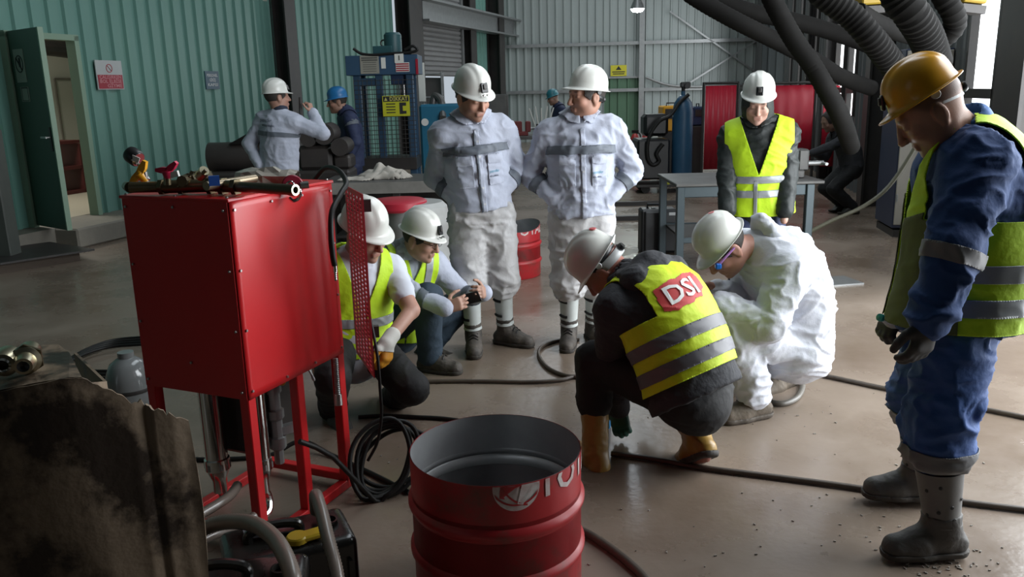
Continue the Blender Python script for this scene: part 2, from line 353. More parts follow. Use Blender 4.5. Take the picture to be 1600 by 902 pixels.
MB(TR(4.2)).box((0, 0, 4.5), (4.4, .3, .3)).build('gate_lintel', 'dark_steel', wr)
MB().box((0, -8.0, 3.5), (20, .15, 7)).build('wall_rear', 'dark_sheet', kind='structure', label='dark wall behind the viewer')
q = MB(); q.box((0, 10, 7.05), (30, 40, .1)); q.build('ceiling', 'roof_sheet', kind='structure', label='sheet metal roof')
# hanging lamp
hl = thing('high_bay_lamp', (2.6, 17.2, 3.05), 'bright white round lamp hanging before the end wall', 'lamp')
lp = at(996, 14, 17.2); x, y, z = lp
MB().lathe([(.02, .34), (.06, .3), (.08, .16), (.13, .04), (.14, 0)], 24, (x, y, z)).build('lamp_shade', 'galv', hl, True)
MB().lathe([(.0, .05), (.115, .03), (.13, .0), (.10, -.05), (0, -.07)], 24, (x, y, z)).build('bulb', M('lamp_glow', (.92, 1, .98), emit=30), hl, True)
MB().cyl((x, y, z+.3), (x, y, 7), .012).build('cable', 'black_rubber', hl)
pl = bpy.data.lights.new('high_bay_lamp_light', 'POINT'); pl.energy = 40; pl.color = (.9, 1, .97); pl.shadow_soft_size = .13
po = bpy.data.objects.new('high_bay_lamp_light', pl); COL.objects.link(po); po.location = (x, y, z-.2)
# wall signs
M('sign_red', (.30, .012, .03), rough=.4); M('sign_blue', (.012, .06, .10), rough=.4); M('white_print', (.55, .56, .56), rough=.5); M('pale_red_print', (.5, .2, .22), rough=.5); M('grey_paper', (.40, .42, .42), rough=.25)
sg = thing('wall_sign', P0L+DL*.9+Vector((0, 0, 1.82)), 'white and red safety sign on the green wall', 'sign')
MB(TL(.9)).box((0, .045, 2.0), (.46, .012, .37)).build('plate', 'grey_paper', sg)
MB(TL(.9)).box((0, .053, 1.915), (.43, .006, .175)).build('red_field', 'sign_red', sg)
MB(TL(.9)).lathe([(.055, 0), (.045, 0), (.045, .003), (.055, .003), (.055, 0)], 24, (0, .0525, 2.085), (0, 1, 0)).bar((-.035, .054, 2.12), (.035, .054, 2.05), .003, .01, (0, 1, 0)).build('prohibition_ring', M('red_print', (.35, .05, .06), rough=.5), sg)
for t, z, sz in (('ÇALIŞIRKEN', 1.972, .062), ('BOL ELBİSE', 1.918, .062), ('GİYME', 1.862, .062)):
    flat_text(t, sz, P0L+DL*(.9+(.06 if t == 'GİYME' else 0))+NL*.0565+Vector((0, 0, z)), DL, (0, 0, 1), 'pale_red_print', sg, bold=True, width=.38 if t != 'GİYME' else .26)
sb = thing('wall_sign', P0L+DL*3.02+Vector((0, 0, 1.8)), 'small blue sign with white lettering on the green wall', 'sign')
MB(TL(3.02)).box((0, .045, 1.94), (.33, .012, .27)).build('plate', 'sign_blue', sb)
for t, z, w in (('PERSONEL', 2.01, .26), ('GİRİŞ', 1.94, .15), ('KAPISI', 1.87, .24)): flat_text(t, .06, P0L+DL*3.02+NL*.0525+Vector((0, 0, z)), DL, (0, 0, 1), 'white_print', sb, bold=True, width=w)
# grey post and steel plate near the door
q = MB(); p = at(4, 300, 8.7); q.box((p[0]-.06, 8.7, .71), (.2, .2, 1.42), None, .01); q.build('steel_post', M('dull_green_grey', (.07, .08, .07), (.05, .055, .05), rough=.6, scale=4), label='short grey steel post at the left edge in front of the green door', cat='post')
a, c, d, e = fl(-50, 438), fl(150, 406), fl(80, 394), fl(10, 404)
MB().prism([Vector((*k[:2], .10)) for k in (a, c, d, e)], (0, 0, .02)).build('steel_plate', 'dark_steel', label='dark steel plate lying in front of the green door', cat='plate')
MB().bar((a[0], a[1]+.1, .05), (c[0]-.2, c[1]+.02, .05), .08, .1).build('timber_batten', M('dark_wood', (.07, .05, .035), rough=.7), label='dark batten carrying the steel plate on its near side', cat='batten', group='battens under the plate')
MB().bar((e[0], e[1]-.1, .05), (d[0]-.1, d[1]-.1, .05), .08, .1).build('timber_batten', 'dark_wood', label='dark batten carrying the steel plate on its far side', cat='batten', group='battens under the plate')
# ------------------------------------------------------------------ red pump cabinet
M('red_paint', (.60, .014, .018), (.54, .012, .016), rough=.30, scale=3, spec=.5)
M('red_drum', (.42, .018, .022), (.33, .02, .022), rough=.38, scale=5, contrast=.5)
M('chrome', (.62, .62, .60), rough=.16, metal=1.)
M('brass', (.20, .155, .085), (.12, .10, .065), rough=.34, metal=.9, scale=14)
M('pale_brass', (.55, .50, .36), (.40, .36, .25), rough=.3, metal=1., scale=20)
M('valve_yellow', (.75, .36, .012), rough=.35); M('valve_red', (.50, .012, .06), rough=.35); M('bright_blue', (.02, .08, .34), rough=.4)
a0 = math.radians(66.5)
TC = Matrix.Rotation(a0, 4, 'Z'); TC.translation = (-.968, 2.85, 0)
LX, LY, ZB, ZT = .605, .495, .62, 1.35
cb = thing('pump_cabinet', TC @ Vector((LX/2, LY/2, 0)), 'red steel pump cabinet on six legs with a slotted guard', 'cabinet')
# bulging bright side panel
V = []; F = []; nu, nv = 24, 24
for j in range(nv+1):
    for i in range(nu+1):
        u, v = i/nu, j/nv; d = -.016*math.exp(-((u-.74)/.15)**2)*(.35+.65*math.sin(math.pi*min(1, v*.8+.1)))+.010*math.exp(-((u-.93)/.1)**2)
        e = min(u, 1-u, v, 1-v); d *= min(1, e*8)
        V.append(TC @ Vector((.003+u*(LX-.006), -.001-d, ZB+v*(ZT-ZB))))
F = [(j*(nu+1)+i, j*(nu+1)+i+1, (j+1)*(nu+1)+i+1, (j+1)*(nu+1)+i) for j in range(nv) for i in range(nu)]
from_arrays('side_panel', np.array(V), F, 'red_paint', cb, True, .004)
MB(TC).box((0, LY/2, (ZB+ZT)/2), (.004, LY-.006, ZT-ZB-.004)).build('end_panel', 'red_paint', cb)
MB(TC).box((LX/2, LY, (ZB+ZT)/2), (LX-.01, .004, ZT-ZB)).build('back_panel', 'red_paint', cb)
MB(TC).box((LX, LY/2, (ZB+ZT)/2), (.004, LY-.01, ZT-ZB)).build('far_panel', 'red_paint', cb)
MB(TC).box((LX/2, LY/2, ZT), (LX+.014, LY+.014, .012), None, .003).build('lid', 'red_paint', cb)
MB(TC).box((LX/2, LY/2, ZB+.01), (LX-.02, LY-.02, .006)).build('floor_pan', 'red_paint', cb)
bm = MB().lathe([(0, .006), (.0045, .006), (.0055, .003), (.0055, 0)], 8)
bme = bpy.data.meshes.new('bolt'); bme.from_pydata(bm.v, [], bm.f); bme.materials.append(MATS['steel'])
def bolt(p, ax):
    o = bpy.data.objects.new('bolt', bme); COL.objects.link(o); o.parent = cb
    w = TC @ Matrix.Translation(Vector(p)) @ Vector(ax).to_track_quat('Z', 'Y').to_matrix().to_4x4(); o.matrix_local = Matrix.Translation(-base_of(cb)) @ w
zz = [ZB+.03, ZB+.26, ZB+.48, ZT-.035]
for z in zz:
    for x in (.022, LX-.02): bolt((x, -.004, z), (0, -1, 0))
    for y in (.02, LY-.02): bolt((-.002, y, z), (-1, 0, 0))
for x in (.22, .40): bolt((x, -.004, ZT-.03), (0, -1, 0)); bolt((x, -.004, ZB+.02), (0, -1, 0))
bolt((-.002, LY/2, ZT-.03), (-1, 0, 0)); bolt((-.002, LY/2, ZB+.12), (-1, 0, 0))
for x, y in ((.012, .012), (.012, LY/2), (.012, LY-.012), (.3, .012), (LX-.012, .012), (LX-.012, LY-.012)): bolt((x, y, ZT+.006), (0, 0, 1))
lt = .042
for x, y in ((.021, .021), (LX*.5, .021), (LX-.021, .021), (.021, LY-.021), (LX*.5, LY-.021), (LX-.021, LY-.021)):
    MB(TC).box((x, y, ZB/2+.01), (lt, lt, ZB), None, .003).build('leg', 'red_paint', cb)
for y in (.021, LY-.021): MB(TC).box((LX/2, y, .021), (LX+.1, .04, .04), None, .003).build('base_rail', 'red_paint', cb)
for x in (.021, LX-.021): MB(TC).box((x, LY/2, .05), (.04, LY, .035), None, .003).build('base_rail', 'red_paint', cb)
# slotted guard panel standing off the far right edge
g0 = at(548, 420, 3.46); g1 = at(575.5, 440, 3.12); gd = Vector((g1[0]-g0[0], g1[1]-g0[1], 0)); gw = gd.length; gd.normalize(); gn = Vector((gd.y, -gd.x, 0))
zt = at(540, 289, 3.46)[2]; zb = at(557, 551, 3.46)[2]; TG = Matrix((gd, gn, Vector((0, 0, 1)))).transposed().to_4x4(); TG.translation = (g0[0], g0[1], 0)
V = []; F = []; nc, nr = 5, 40; mx = .022; px_, pz_ = (gw-2*mx)/nc, (zt-zb-.03)/nr
def cellv(x0, x1, z0, z1, hx=0, hz=0):
    o = len(V); P = [(x0, z0), (x1, z0), (x1, z1), (x0, z1)]
    if hx:
        cx, cz = (x0+x1)/2, (z0+z1)/2; P += [(cx-hx, cz-hz), (cx+hx, cz-hz), (cx+hx, cz+hz), (cx-hx, cz+hz)]
        F.extend([(o+i, o+(i+1) % 4, o+4+(i+1) % 4, o+4+i) for i in range(4)])
    else: F.append((o, o+1, o+2, o+3))
    V.extend([TG @ Vector((a, 0, b_)) for a, b_ in P])
cellv(0, mx, zb, zt); cellv(gw-mx, gw, zb, zt); cellv(mx, gw-mx, zb, zb+.015); cellv(mx, gw-mx, zt-.015, zt)
for j in range(nr):
    for i in range(nc): cellv(mx+i*px_, mx+(i+1)*px_, zb+.015+j*pz_, zb+.015+(j+1)*pz_, px_*.33, pz_*.30)
gp = from_arrays('guard_panel', np.array(V), F, M('guard_red', (.36, .012, .03), rough=.32), cb, False, .004)
for z in (zt-.09, zb+.09): MB(TG).bar((-.0, 0, z), (.02, -.10, z), .03, .05).build('bracket', 'dark_steel', gp)
# plumbing below the cabinet
def cp(x, y, z): return TC @ Vector((x, y, z))
for x, y, r in ((.12, .30, .044), (.18, .13, .038)):
    f = MB(TC).lathe([(r*.5, .63), (r, .61), (r, .30), (r*1.12, .295), (r*1.12, .25), (r, .245), (r*.6, .20), (r*.6, .15)], 20, (x, y, 0)).build('filter_housing', 'chrome', cb, True)
    MB(TC).lathe([(r*1.2, .28), (r*1.2, .255)], 6, (x, y, 0)).build('clamp_nut', 'galv', f)
MB(TC).tube([(.18, .13, .17), (.19, .12, .12), (.16, .10, .08), (.10, .10, .07)], .016, 10).build('outlet_elbow', 'chrome', cb, True)
MB(TC).tube([(.12, .30, .17), (.13, .30, .11), (.08, .33, .08), (.02, .36, .075)], .018, 10).build('outlet_elbow', 'chrome', cb, True)
v = MB(TC).lathe([(.018, .64), (.018, .57), (.034, .57), (.034, .53), (.026, .53), (.026, .46), (.036, .455), (.036, .42), (.026, .41), (.026, .34), (.035, .335), (.035, .29), (.02, .28), (.02, .22)], 8, (.30, .14, 0)).build('valve_stack', 'galv', cb)
MB(TC).tube([(.28, .12, .60), (.30, .09, .575), (.325, .10, .60)], .012, 8).build('yellow_lever', 'valve_yellow', v, True)
MB(TC).bar((.30, .14, .36), (.37, .10, .36), .035, .035).cyl((.37, .10, .36), (.39, .09, .36), .022).build('side_port', 'galv', v)
MB(TC).tube([(.42, .06, .62), (.425, .03, .56), (.445, .05, .55), (.45, .07, .62)], .005, 8).build('clear_tube', M('clear_plastic', (.55, .58, .60), rough=.15, spec=.6), cb, True)
MB(TC).box((.33, .30, .45), (.30, .26, .32), None, .02).build('pump_block', 'dark_steel', cb)
# flexible steel hose hanging at the right leg
MB().tube([at(524, 560, 3.18), at(526, 590, 3.17), at(528, 618, 3.16)], .010, 10, rib=.0015, pitch=.008).build('braided_hose', 'galv', cb, True)
MB().cyl(at(528, 616, 3.16), at(529, 633, 3.155), .015, .017).build('hose_fitting', 'steel', cb)
# ---- pipe manifold lying on the lid
ZP = ZT+.036
pm = thing('pipe_manifold', fl(330, 297, ZT+.006), 'dark brass pipe manifold lying on the red cabinet lid', 'pipe')
A, B_, C_, D_ = [fl(*k, ZP) for k in ((204, 293), (255, 292), (330, 290), (368, 292))]; E_ = fl(462, 297, ZP)
MB().cyl(A, B_, .020).cyl(fl(198, 291, ZP), A, .017, .021).build('end_pipe', 'brass', pm, True)
MB().cyl(B_, C_, .024).build('body_pipe', 'brass', pm, True)
for p, q_ in ((B_, .03), (fl(285, 291, ZP), .031), (C_, .033), (fl(348, 291, ZP), .032), (D_, .030)):
    d = Vector(nrm(np.array(E_)-np.array(A))); MB().cyl(Vector(p)-d*.009, Vector(p)+d*.009, q_, n=6).build('hex_union', 'brass', pm)
MB().cyl(C_, D_, .022).build('body_pipe', 'brass', pm, True)
d = Vector(nrm(np.array(E_)-np.array(D_))); nn = 16
MB().cyl(D_, E_, .0185, n=20, cap=False).build('long_pipe', M('old_pipe', (.13, .105, .07), (.09, .075, .05), rough=.4, metal=.7, scale=10), pm, True)
MB().lathe([(.0195, 0), (.012, 0), (.012, -.05)], 20, E_, d).build('pipe_mouth', 'pale_brass', pm, True)
# yellow butterfly lever and gauge
c = Vector(fl(228, 290, ZP)); s_ = MB().cyl(c, c+Vector((0, 0, .05)), .012).build('valve_stem', 'steel', pm)
t = Vector(at(214, 268, c.y)); rr = Vector((.7, -.7, 0))
def lever(cn, ends, w, mat, parent):
    q = MB(); cn = Vector(cn)
    for e in ends:
        e = Vector(e); k = (e-cn); n_ = Vector((0, -1, 0)); sd = k.cross(n_).normalized()
        q.prism([cn+sd*w, cn+k*.5+sd*w*1.1, e+sd*w*.55, e-sd*w*.55, cn+k*.5-sd*w*1.0, cn-sd*w], (0, .022, 0))
    q.sphere(cn+Vector((0, .011, 0)), w*1.25, 12); return q.build('valve_lever', mat, parent)
yc = c.y-.02
lever(at(217, 271, yc), (at(203, 288, yc), at(225, 252, yc)), .012, 'valve_yellow', pm)
MB().cyl(at(217, 271, yc+.01), at(228, 284, yc+.02), .018, .012).build('lever_hub', 'valve_yellow', pm, True)
gq = at(211, 246, yc+.05); gx = Vector(nrm(at(219, 253, yc+.03)-gq))*-1
gx = Vector((-.75, .35, .45)).normalized()
ga = MB().lathe([(0, .03), (.028, .03), (.031, .022), (.031, -.012), (.027, -.018), (0, -.018)], 24, gq, gx).build('pressure_gauge', 'black_plastic', pm, True)
MB().lathe([(.0, -.0185), (.026, -.0185), (.029, -.012)], 24, gq, gx).build('gauge_bezel', 'chrome', ga, True)
MB().box(Vector(gq)+Vector((.014, -.03, -.004)), (.028, .004, .02), Matrix.Rotation(.45, 3, 'Y')).build('gauge_label', 'white_paint', ga)
MB().cyl(Vector(gq)+Vector((.012, -.002, -.026)), c+Vector((.012, 0, .02)), .007).build('gauge_neck', 'steel', ga)
rc = Vector(fl(262, 289, ZP+.02)); ry = rc.y
MB().cyl(rc, Vector(at(261, 277, ry)), .012).build('valve_stem', 'brass', pm)
lever(at(261, 267, ry), (at(242, 266, ry), at(274, 254, ry)), .010, 'valve_red', pm)
MB().cyl(at(261, 268, ry), at(263, 279, ry), .018, .013).build('lever_hub', 'valve_red', pm, True)
MB().bar(at(266, 274, ry), at(279, 271, ry), .016, .02).build('tag_plate', 'white_paint', pm)
q = MB()
for k, (x, y, r) in enumerate(((290, 281, .02), (300, 279, .024), (309, 277, .026), (318, 275, .022))):
    q.cyl(fl(x-6, y+2, ZP+.022), fl(x+6, y-1, ZP+.022), r, n=8)
q.cyl(fl(296, 277, ZP+.04), at(300, 268, ry+.06), .006).cyl(at(316, 272, ry+.05), at(322, 266, ry+.05), .007); q.build('elbow_cluster', 'brass', pm)
MB().lathe([(.0, .02), (.018, .02), (.02, 0), (.02, -.02), (0, -.02)], 12, at(316, 271, ry+.07), (.6, -.5, .5)).build('cap_nut', 'pale_brass', pm, True)
# second pipe in plastic with a blue handle
p2 = thing('wrapped_pipe', fl(390, 283, ZT+.006), 'pale pipe with a crumpled clear plastic sleeve on the cabinet lid', 'pipe')
MB().cyl(fl(322, 291, ZP+.01), fl(398, 279, ZP+.01), .016).build('pipe_body', M('tan_metal', (.30, .24, .16), rough=.35, metal=.6), p2, True)
MB().bar(fl(326, 283, ZP+.03), fl(343, 282, ZP+.03), .02, .034).build('blue_handle', 'bright_blue', p2)
random.seed(3); q = MB(); cc = fl(415, 282, ZT+.03); n = 14
V = []; F = []
for j in range(9):
    for i in range(n):
        t = 2*math.pi*i/n; u = j/8; r = (.05+.022*math.sin(u*3.1))*(1+.35*(random.random()-.5)); V.append((cc[0]-.11+u*.24, cc[1]+math.cos(t)*r*.9-u*.02, max(ZT+.008, cc[2]+math.sin(t)*r*.7)))
for j in range(8): F += [(j*n+i, j*n+(i+1) % n, (j+1)*n+(i+1) % n, (j+1)*n+i) for i in range(n)]
from_arrays('plastic_sleeve', np.array(V), F, M('plastic_film', (.50, .47, .42), (.30, .26, .22), rough=.12, scale=14, spec=.8), p2, False)
# ring magnet with eye bolt
rg = thing('lifting_shackle', fl(458, 300, ZT+.006), 'red disc with a bright steel eye on the cabinet edge', 'shackle')
rx = Vector((.35, -.9, .1)).normalized(); rcn = Vector(at(457, 290, 3.12))
MB().lathe([(.0, .008), (.036, .008), (.04, .004), (.04, -.004), (.036, -.008), (0, -.008)], 28, rcn, rx).build('red_disc', M('maroon_disc', (.22, .012, .03), rough=.35), rg, True)
MB().tube([rcn+Vector((.012*math.cos(t)-.003, -.02, .012*math.sin(t)+.004)) for t in [2*math.pi*i/12 for i in range(13)]], .005, 8).build('eye', 'chrome', rg, True)
MB().tube([at(457, 290, 3.10), at(468, 297, 3.10), at(467, 309, 3.10), at(459, 314, 3.10), at(452, 309, 3.10)], .0065, 8).build('hook', 'chrome', rg, True)
MB().cyl(rcn-rx*.01+Vector((.03, .0, .0)), rcn+Vector((.055, .02, .0)), .014).build('shank', 'steel', rg, True)
# hose draped over the right edge
hz = thing('hydraulic_hose', at(523, 440, 3.10), 'black hydraulic hose arching over the right edge of the red cabinet', 'hose')
MB().tube([at(470, 292, 3.75), at(490, 282, 3.7), at(508, 263, 3.62), at(528, 266, 3.5), at(541, 285, 3.36), at(533, 302, 3.25), at(519, 330, 3.12), at(517, 365, 3.07), at(520, 400, 3.065), at(523, 415, 3.07)], .011, 12).build('rubber_hose', 'black_rubber', hz, True)
MB().cyl(at(522, 407, 3.07), at(523.5, 425, 3.07), .0095).build('ferrule', 'chrome', hz, True)
q = MB()
for k in range(4): q.sphere(at(523.5+k*.2, 427+k*3.2, 3.07), .0075, 10)
q.build('threaded_tip', 'chrome', hz, True)
# ------------------------------------------------------------------ drums
def clip_tris(V, F, s, extra=None):
    """keep the part of a triangle mesh where scalar s > 0"""
    V = np.asarray(V, float); F = np.asarray(F, int); s = np.asarray(s, float); s = np.where(np.abs(s) < 1e-9, 1e-9, s)
    pos = s[F] > 0; c = pos.sum(1); keep = F[c == 3]; out = [keep]; newV = [V]; nV = len(V); ex = [extra] if extra is not None else None
    for cnt in (1, 2):
        T = F[c == cnt]
        if not len(T): continue
        P = pos[c == cnt]; lone = np.argmax(P if cnt == 1 else ~P, 1); r = np.arange(len(T))
        a = T[r, lone]; b_ = T[r, (lone+1) % 3]; d = T[r, (lone+2) % 3]
        def mid(i, j):
            nonlocal nV
            lo = np.minimum(i, j); hi = np.maximum(i, j); key = lo.astype(np.int64)*(len(V)+1)+hi; u, inv = np.unique(key, return_inverse=True)
            l = (u//(len(V)+1)).astype(int); h = (u % (len(V)+1)).astype(int); t = (s[l]/(s[l]-s[h]))[:, None]
            newV.append(V[l]+(V[h]-V[l])*t)
            if ex is not None: ex.append(extra[l]+(extra[h]-extra[l])*t)
            k = nV+inv; nV += len(u); return k
        m1 = mid(a, b_); m2 = mid(a, d)
        if cnt == 1: out.append(np.stack([a, m1, m2], 1))
        else: out += [np.stack([m1, b_, d], 1), np.stack([m1, d, m2], 1)]
    F2 = np.concatenate(out); V2 = np.concatenate(newV); u, inv = np.unique(F2, return_inverse=True)
    R = (V2[u], inv.reshape(-1, 3))
    return R if ex is None else (*R, np.concatenate(ex)[u])
def tri(F):
    o = []
    for f in F:
        for i in range(1, len(f)-1): o.append((f[0], f[i], f[i+1]))
    return np.array(o)
def slice_text(T, F, w):
    Vs = []; Fs = []; n = 0; T = np.asarray(T, float); Ft = tri(F); x = T[:, 0].min()
    while x < T[:, 0].max():
        V1, F1 = clip_tris(T, Ft, T[:, 0]-x)
        if len(F1):
            V1, F1 = clip_tris(V1, F1, x+w-V1[:, 0])
            if len(F1): Vs.append(V1); Fs += (F1+n).tolist(); n += len(V1)
        x += w
    return np.concatenate(Vs), Fs
M('drum_inside', (.34, .35, .36), (.24, .24, .25), rough=.32, metal=.35, scale=5)
M('bright_hoop', (.62, .63, .64), (.45, .46, .47), rough=.3, metal=.5, scale=8)
M('oil_dark', (.10, .10, .095), rough=.12, spec=.6)
M('drum_white', (.66, .63, .61), (.50, .34, .33), rough=.45, scale=22, contrast=.35)
def drum_paint():
    m = M('drum_dirty_red', (.44, .016, .022), (.36, .018, .022), rough=.34, rough2=.5, scale=4)
    nt = m.node_tree; N = nt.nodes; L = nt.links; b_ = N['Principled BSDF']; src = b_.inputs['Base Color'].links[0].from_socket
    n = N.new('ShaderNodeTexNoise'); n.inputs['Scale'].default_value = 4.2; n.inputs['Detail'].default_value = 9; n.inputs['Roughness'].default_value = .7
    tc = N.new('ShaderNodeTexCoord'); L.new(tc.outputs['Object'], n.inputs['Vector'])
    r = N.new('ShaderNodeMapRange'); r.inputs[1].default_value = .54; r.inputs[2].default_value = .72; L.new(n.outputs['Fac'], r.inputs[0])
    x = N.new('ShaderNodeMix'); x.data_type = 'RGBA'; x.inputs[7].default_value = (.12, .055, .04, 1); L.new(r.outputs[0], x.inputs[0]); L.new(src, x.inputs[6]); L.new(x.outputs[2], b_.inputs['Base Color']); return m
drum_paint()
def drum(name, c, R, H, hoops, label, mat, letters=True, rimwave=0., level=.05, face=-90, globe=True):
    c = np.array([c[0], c[1], 0.]); t = thing(name, c, label, 'drum'); n = 72
    prof = [(R*.96, 0), (R, .012)]
    for h in hoops: prof += [(R, h-.03), (R+.004, h-.02), (R+.012, h-.008), (R+.012, h+.006), (R+.002, h+.016), (R-.004, h+.024), (R, h+.034)]
    prof += [(R, H)]
    def shell(pr, nm, mt, flip=False):
        V = []; F = []
        for j, (r, h) in enumerate(pr):
            for i in range(n):
                a = 2*math.pi*i/n; hh = h+(rimwave*math.sin(2*a+.6) if abs(h-H) < 1e-6 else 0); V.append((c[0]+math.cos(a)*r, c[1]+math.sin(a)*r, hh))
        for j in range(len(pr)-1):
            for i in range(n):
                f = (j*n+i, j*n+(i+1) % n, (j+1)*n+(i+1) % n, (j+1)*n+i); F.append(f[::-1] if flip else f)
        return V, F, nm, mt
    V, F, _, _ = shell(prof, 0, 0); from_arrays('shell', np.array(V), F, mat, t, True, 0, 60)
    ip = [(r-.003, h) for r, h in prof]; ip[-1] = (R-.003, H); V, F, _, _ = shell(ip, 0, 0, True); from_arrays('inner_wall', np.array(V), F, 'drum_inside', t, True, 0, 60)
    for h in hoops: MB().lathe([(R-.004, h-.03), (R-.009, h-.022), (R-.011, h), (R-.004, h+.012)], 72, c).build('inner_hoop', 'bright_hoop', t, True, 80)
    MB().lathe([(0, 0), (R-.004, 0)], 48, c+V3(0, 0, level)).build('oil_film', 'oil_dark', t)
    if H > .3 and level < H-.05:
        MB().lathe([(R-.004, level+.0), (R-.02, level+.02)], 48, c).build('seam', 'drum_inside', t, True)
    def wrap(P, off=.0025):
        a = math.radians(face)+P[:, 0]/R; return np.stack([c[0]+np.cos(a)*(R+off), c[1]+np.sin(a)*(R+off), P[:, 1]], 1)
    def dec(P, Fc, nm, mt, off=.0025):
        Fc = tri(Fc); wav = H-.002+rimwave*np.sin(2*(math.radians(face)+P[:, 0]/R)+.6); P2, F2 = clip_tris(P, Fc, wav-P[:, 1])
        if len(F2): from_arrays(nm, wrap(P2, off), F2, mt, t, False)
    if letters:
        T, Fc = text_mesh('TOTAL', .125, True, 'LEFT'); T[:, 0] += .062 if globe else -.02; T[:, 1] += H-.022
        # dense strips so that letters follow the curve
        T, Fc = slice_text(T, Fc, .015); dec(T, Fc, 'lettering', 'drum_white')
    if globe:
        gx_, gz, gr = -.005, H-.012, .075
        k = 40; P = [(gx_, gz)]+[(gx_+math.cos(2*math.pi*i/k)*gr, gz+math.sin(2*math.pi*i/k)*gr) for i in range(k)]
        dec(np.array(P), [(0, 1+i, 1+(i+1) % k) for i in range(k)], 'globe_emblem', 'drum_white')
        for (r0, dx, dz, w, a0_, a1_) in ((.070, -.018, .075, .007, 200, 350), (.10, .05, .04, .006, 160, 260), (.085, .0, .03, .006, 200, 345)):
            P = []; 
            for i in range(25):
                a = math.radians(a0_+(a1_-a0_)*i/24)
                for rr_ in (r0-w/2, r0+w/2): P.append((gx_+dx+math.cos(a)*rr_, gz+dz+math.sin(a)*rr_))
            P = np.array(P); Fq = [(2*i, 2*i+1, 2*i+3, 2*i+2) for i in range(24)]; Ft = tri(Fq); P2, F2 = clip_tris(P, Ft, gr-.004-np.hypot(P[:, 0]-gx_, P[:, 1]-gz))
            if len(F2): dec(P2, F2.tolist(), 'emblem_stripe', 'drum_dirty_red', .0035)
        P = np.array([(gx_-.055, gz-.028), (gx_+.02, gz-.05), (gx_+.045, gz-.012), (gx_+.03, gz+.03), (gx_-.05, gz+.03)]); dec(P, [(0, 1, 2, 3, 4)], 'emblem_stripe', 'drum_dirty_red', .003)
        P = np.array([(gx_+.0, gz-.052), (gx_+.018, gz-.056), (gx_+.062, gz+.02), (gx_+.02, gz+.03)]); dec(P, [(0, 1, 2, 3)], 'emblem_stripe', 'drum_white', .0038)
    return t
drum('oil_drum', (-.07, 2.605), .288, .527, (.36, .19), 'open red oil drum with a cut rim in the foreground', 'drum_dirty_red', face=-75, level=.10)
drum('oil_drum', fl(797, 436)[:2]+V3(0, .2, 0)[:2], .29, .47, (.31, .15), 'cut red oil drum standing behind the two men in white jackets', 'drum_dirty_red', face=-82, rimwave=.03, globe=False)
w = fl(655, 447); wd = thing('plastic_barrel', w, 'white barrel with a red lid behind the man with the phone', 'barrel')
MB().lathe([(.0, 0), (.26, 0), (.29, .05), (.30, .2), (.305, .22), (.30, .25), (.30, .55), (.305, .57), (.30, .60), (.28, .72), (.24, .76), (0, .76)], 36, w).build('body', M('barrel_white', (.42, .43, .42), (.33, .33, .32), rough=.5, scale=4), wd, True)
wl_ = fl(626, 345); MB().lathe([(.0, .79), (.22, .79), (.25, .775), (.25, .72), (.235, .70), (0, .70)], 32, w+V3(-.14, -.05, 0)).build('lid', M('lid_red', (.42, .02, .04), rough=.4), wd, True)
# ------------------------------------------------------------------ rusty cut tank at the lower left with fittings
def rust_mat():
    m = M('rusty_plate', (.030, .020, .014), (.21, .155, .105), rough=.45, rough2=.65, scale=4.5, contrast=.10, detail=8, metal=.1, bump=.25, bscale=30); return m
rust_mat()
tk = thing('cut_steel_tank', fl(150, 930, 0), 'rusty torch-cut steel tank section in the lower left corner', 'tank')
# outline of its front plate (x along plate, z up), ragged at the top
tl = np.array([at(-70, 620, 1.674), at(0, 612, 1.692), at(60, 600, 1.710), at(108, 592, 1.728), at(128, 592, 1.737), at(160, 606, 1.755), at(190, 618, 1.773), at(205, 630, 1.782), at(225, 630, 1.800), at(238, 641, 1.800), at(252, 640, 1.809), at(270, 652, 1.818), at(294, 657, 1.836)])
V = []; F = []; rows = 22; tt = np.linspace(0, len(tl)-1, 49); tf = np.stack([np.interp(tt, range(len(tl)), tl[:, k]) for k in range(3)], 1)
rsn = np.random.RandomState(2); jag = rsn.randn(49)*.0035; jag[:18] *= .3
for i, p in enumerate(tf):
    for j in range(rows+1):
        u = j/rows; k = i/48*12; wv = .0025*math.sin(k*.8+u*5)+.010*math.sin(u*3.1)*(k/12)+.0012*math.sin(k*1.3-u*6); V.append((p[0]+u*.012+(.010*math.sin(u*7) if i == 48 else 0), p[1]-wv, (p[2]+jag[i])*(1-u)+.002))
for i in range(48):
    for j in range(rows): F.append((i*(rows+1)+j, (i+1)*(rows+1)+j, (i+1)*(rows+1)+j+1, i*(rows+1)+j+1)[::-1])
from_arrays('front_plate', np.array(V), F, 'rusty_plate', tk, True, .007, None, True)
zt_ = tl[3][2]
fp = [tl[0], tl[1], tl[2], tl[3], tl[4]]; bk = [at(-70, 596, 1.980), at(0, 586, 1.944), at(40, 571, 1.980), at(96, 566, 1.980), at(112, 575, 1.908)]
V = [tuple(p) for p in fp]+[(*p[:2], zt_+.0) for p in bk]; F = [(i, i+1, 6+i, 5+i) for i in range(4)]
from_arrays('top_flange', np.array(V), F, 'rusty_plate', tk, False, .007)
V = []; F = []; e2 = [tl[4], (bk[4]+tl[4])/2+V3(.02, 0, -.02), bk[4]+V3(.05, .05, -.05), bk[3]+V3(-.1, .25, -.05)]
for i, p in enumerate(e2):
    for j in range(5): V.append((p[0], p[1], (p[2]-.004)*(1-j/4)))
for i in range(3):
    for j in range(4): F.append((i*5+j, (i+1)*5+j, (i+1)*5+j+1, i*5+j+1))
from_arrays('back_plate', np.array(V), F, 'rusty_plate', tk, False, .007)
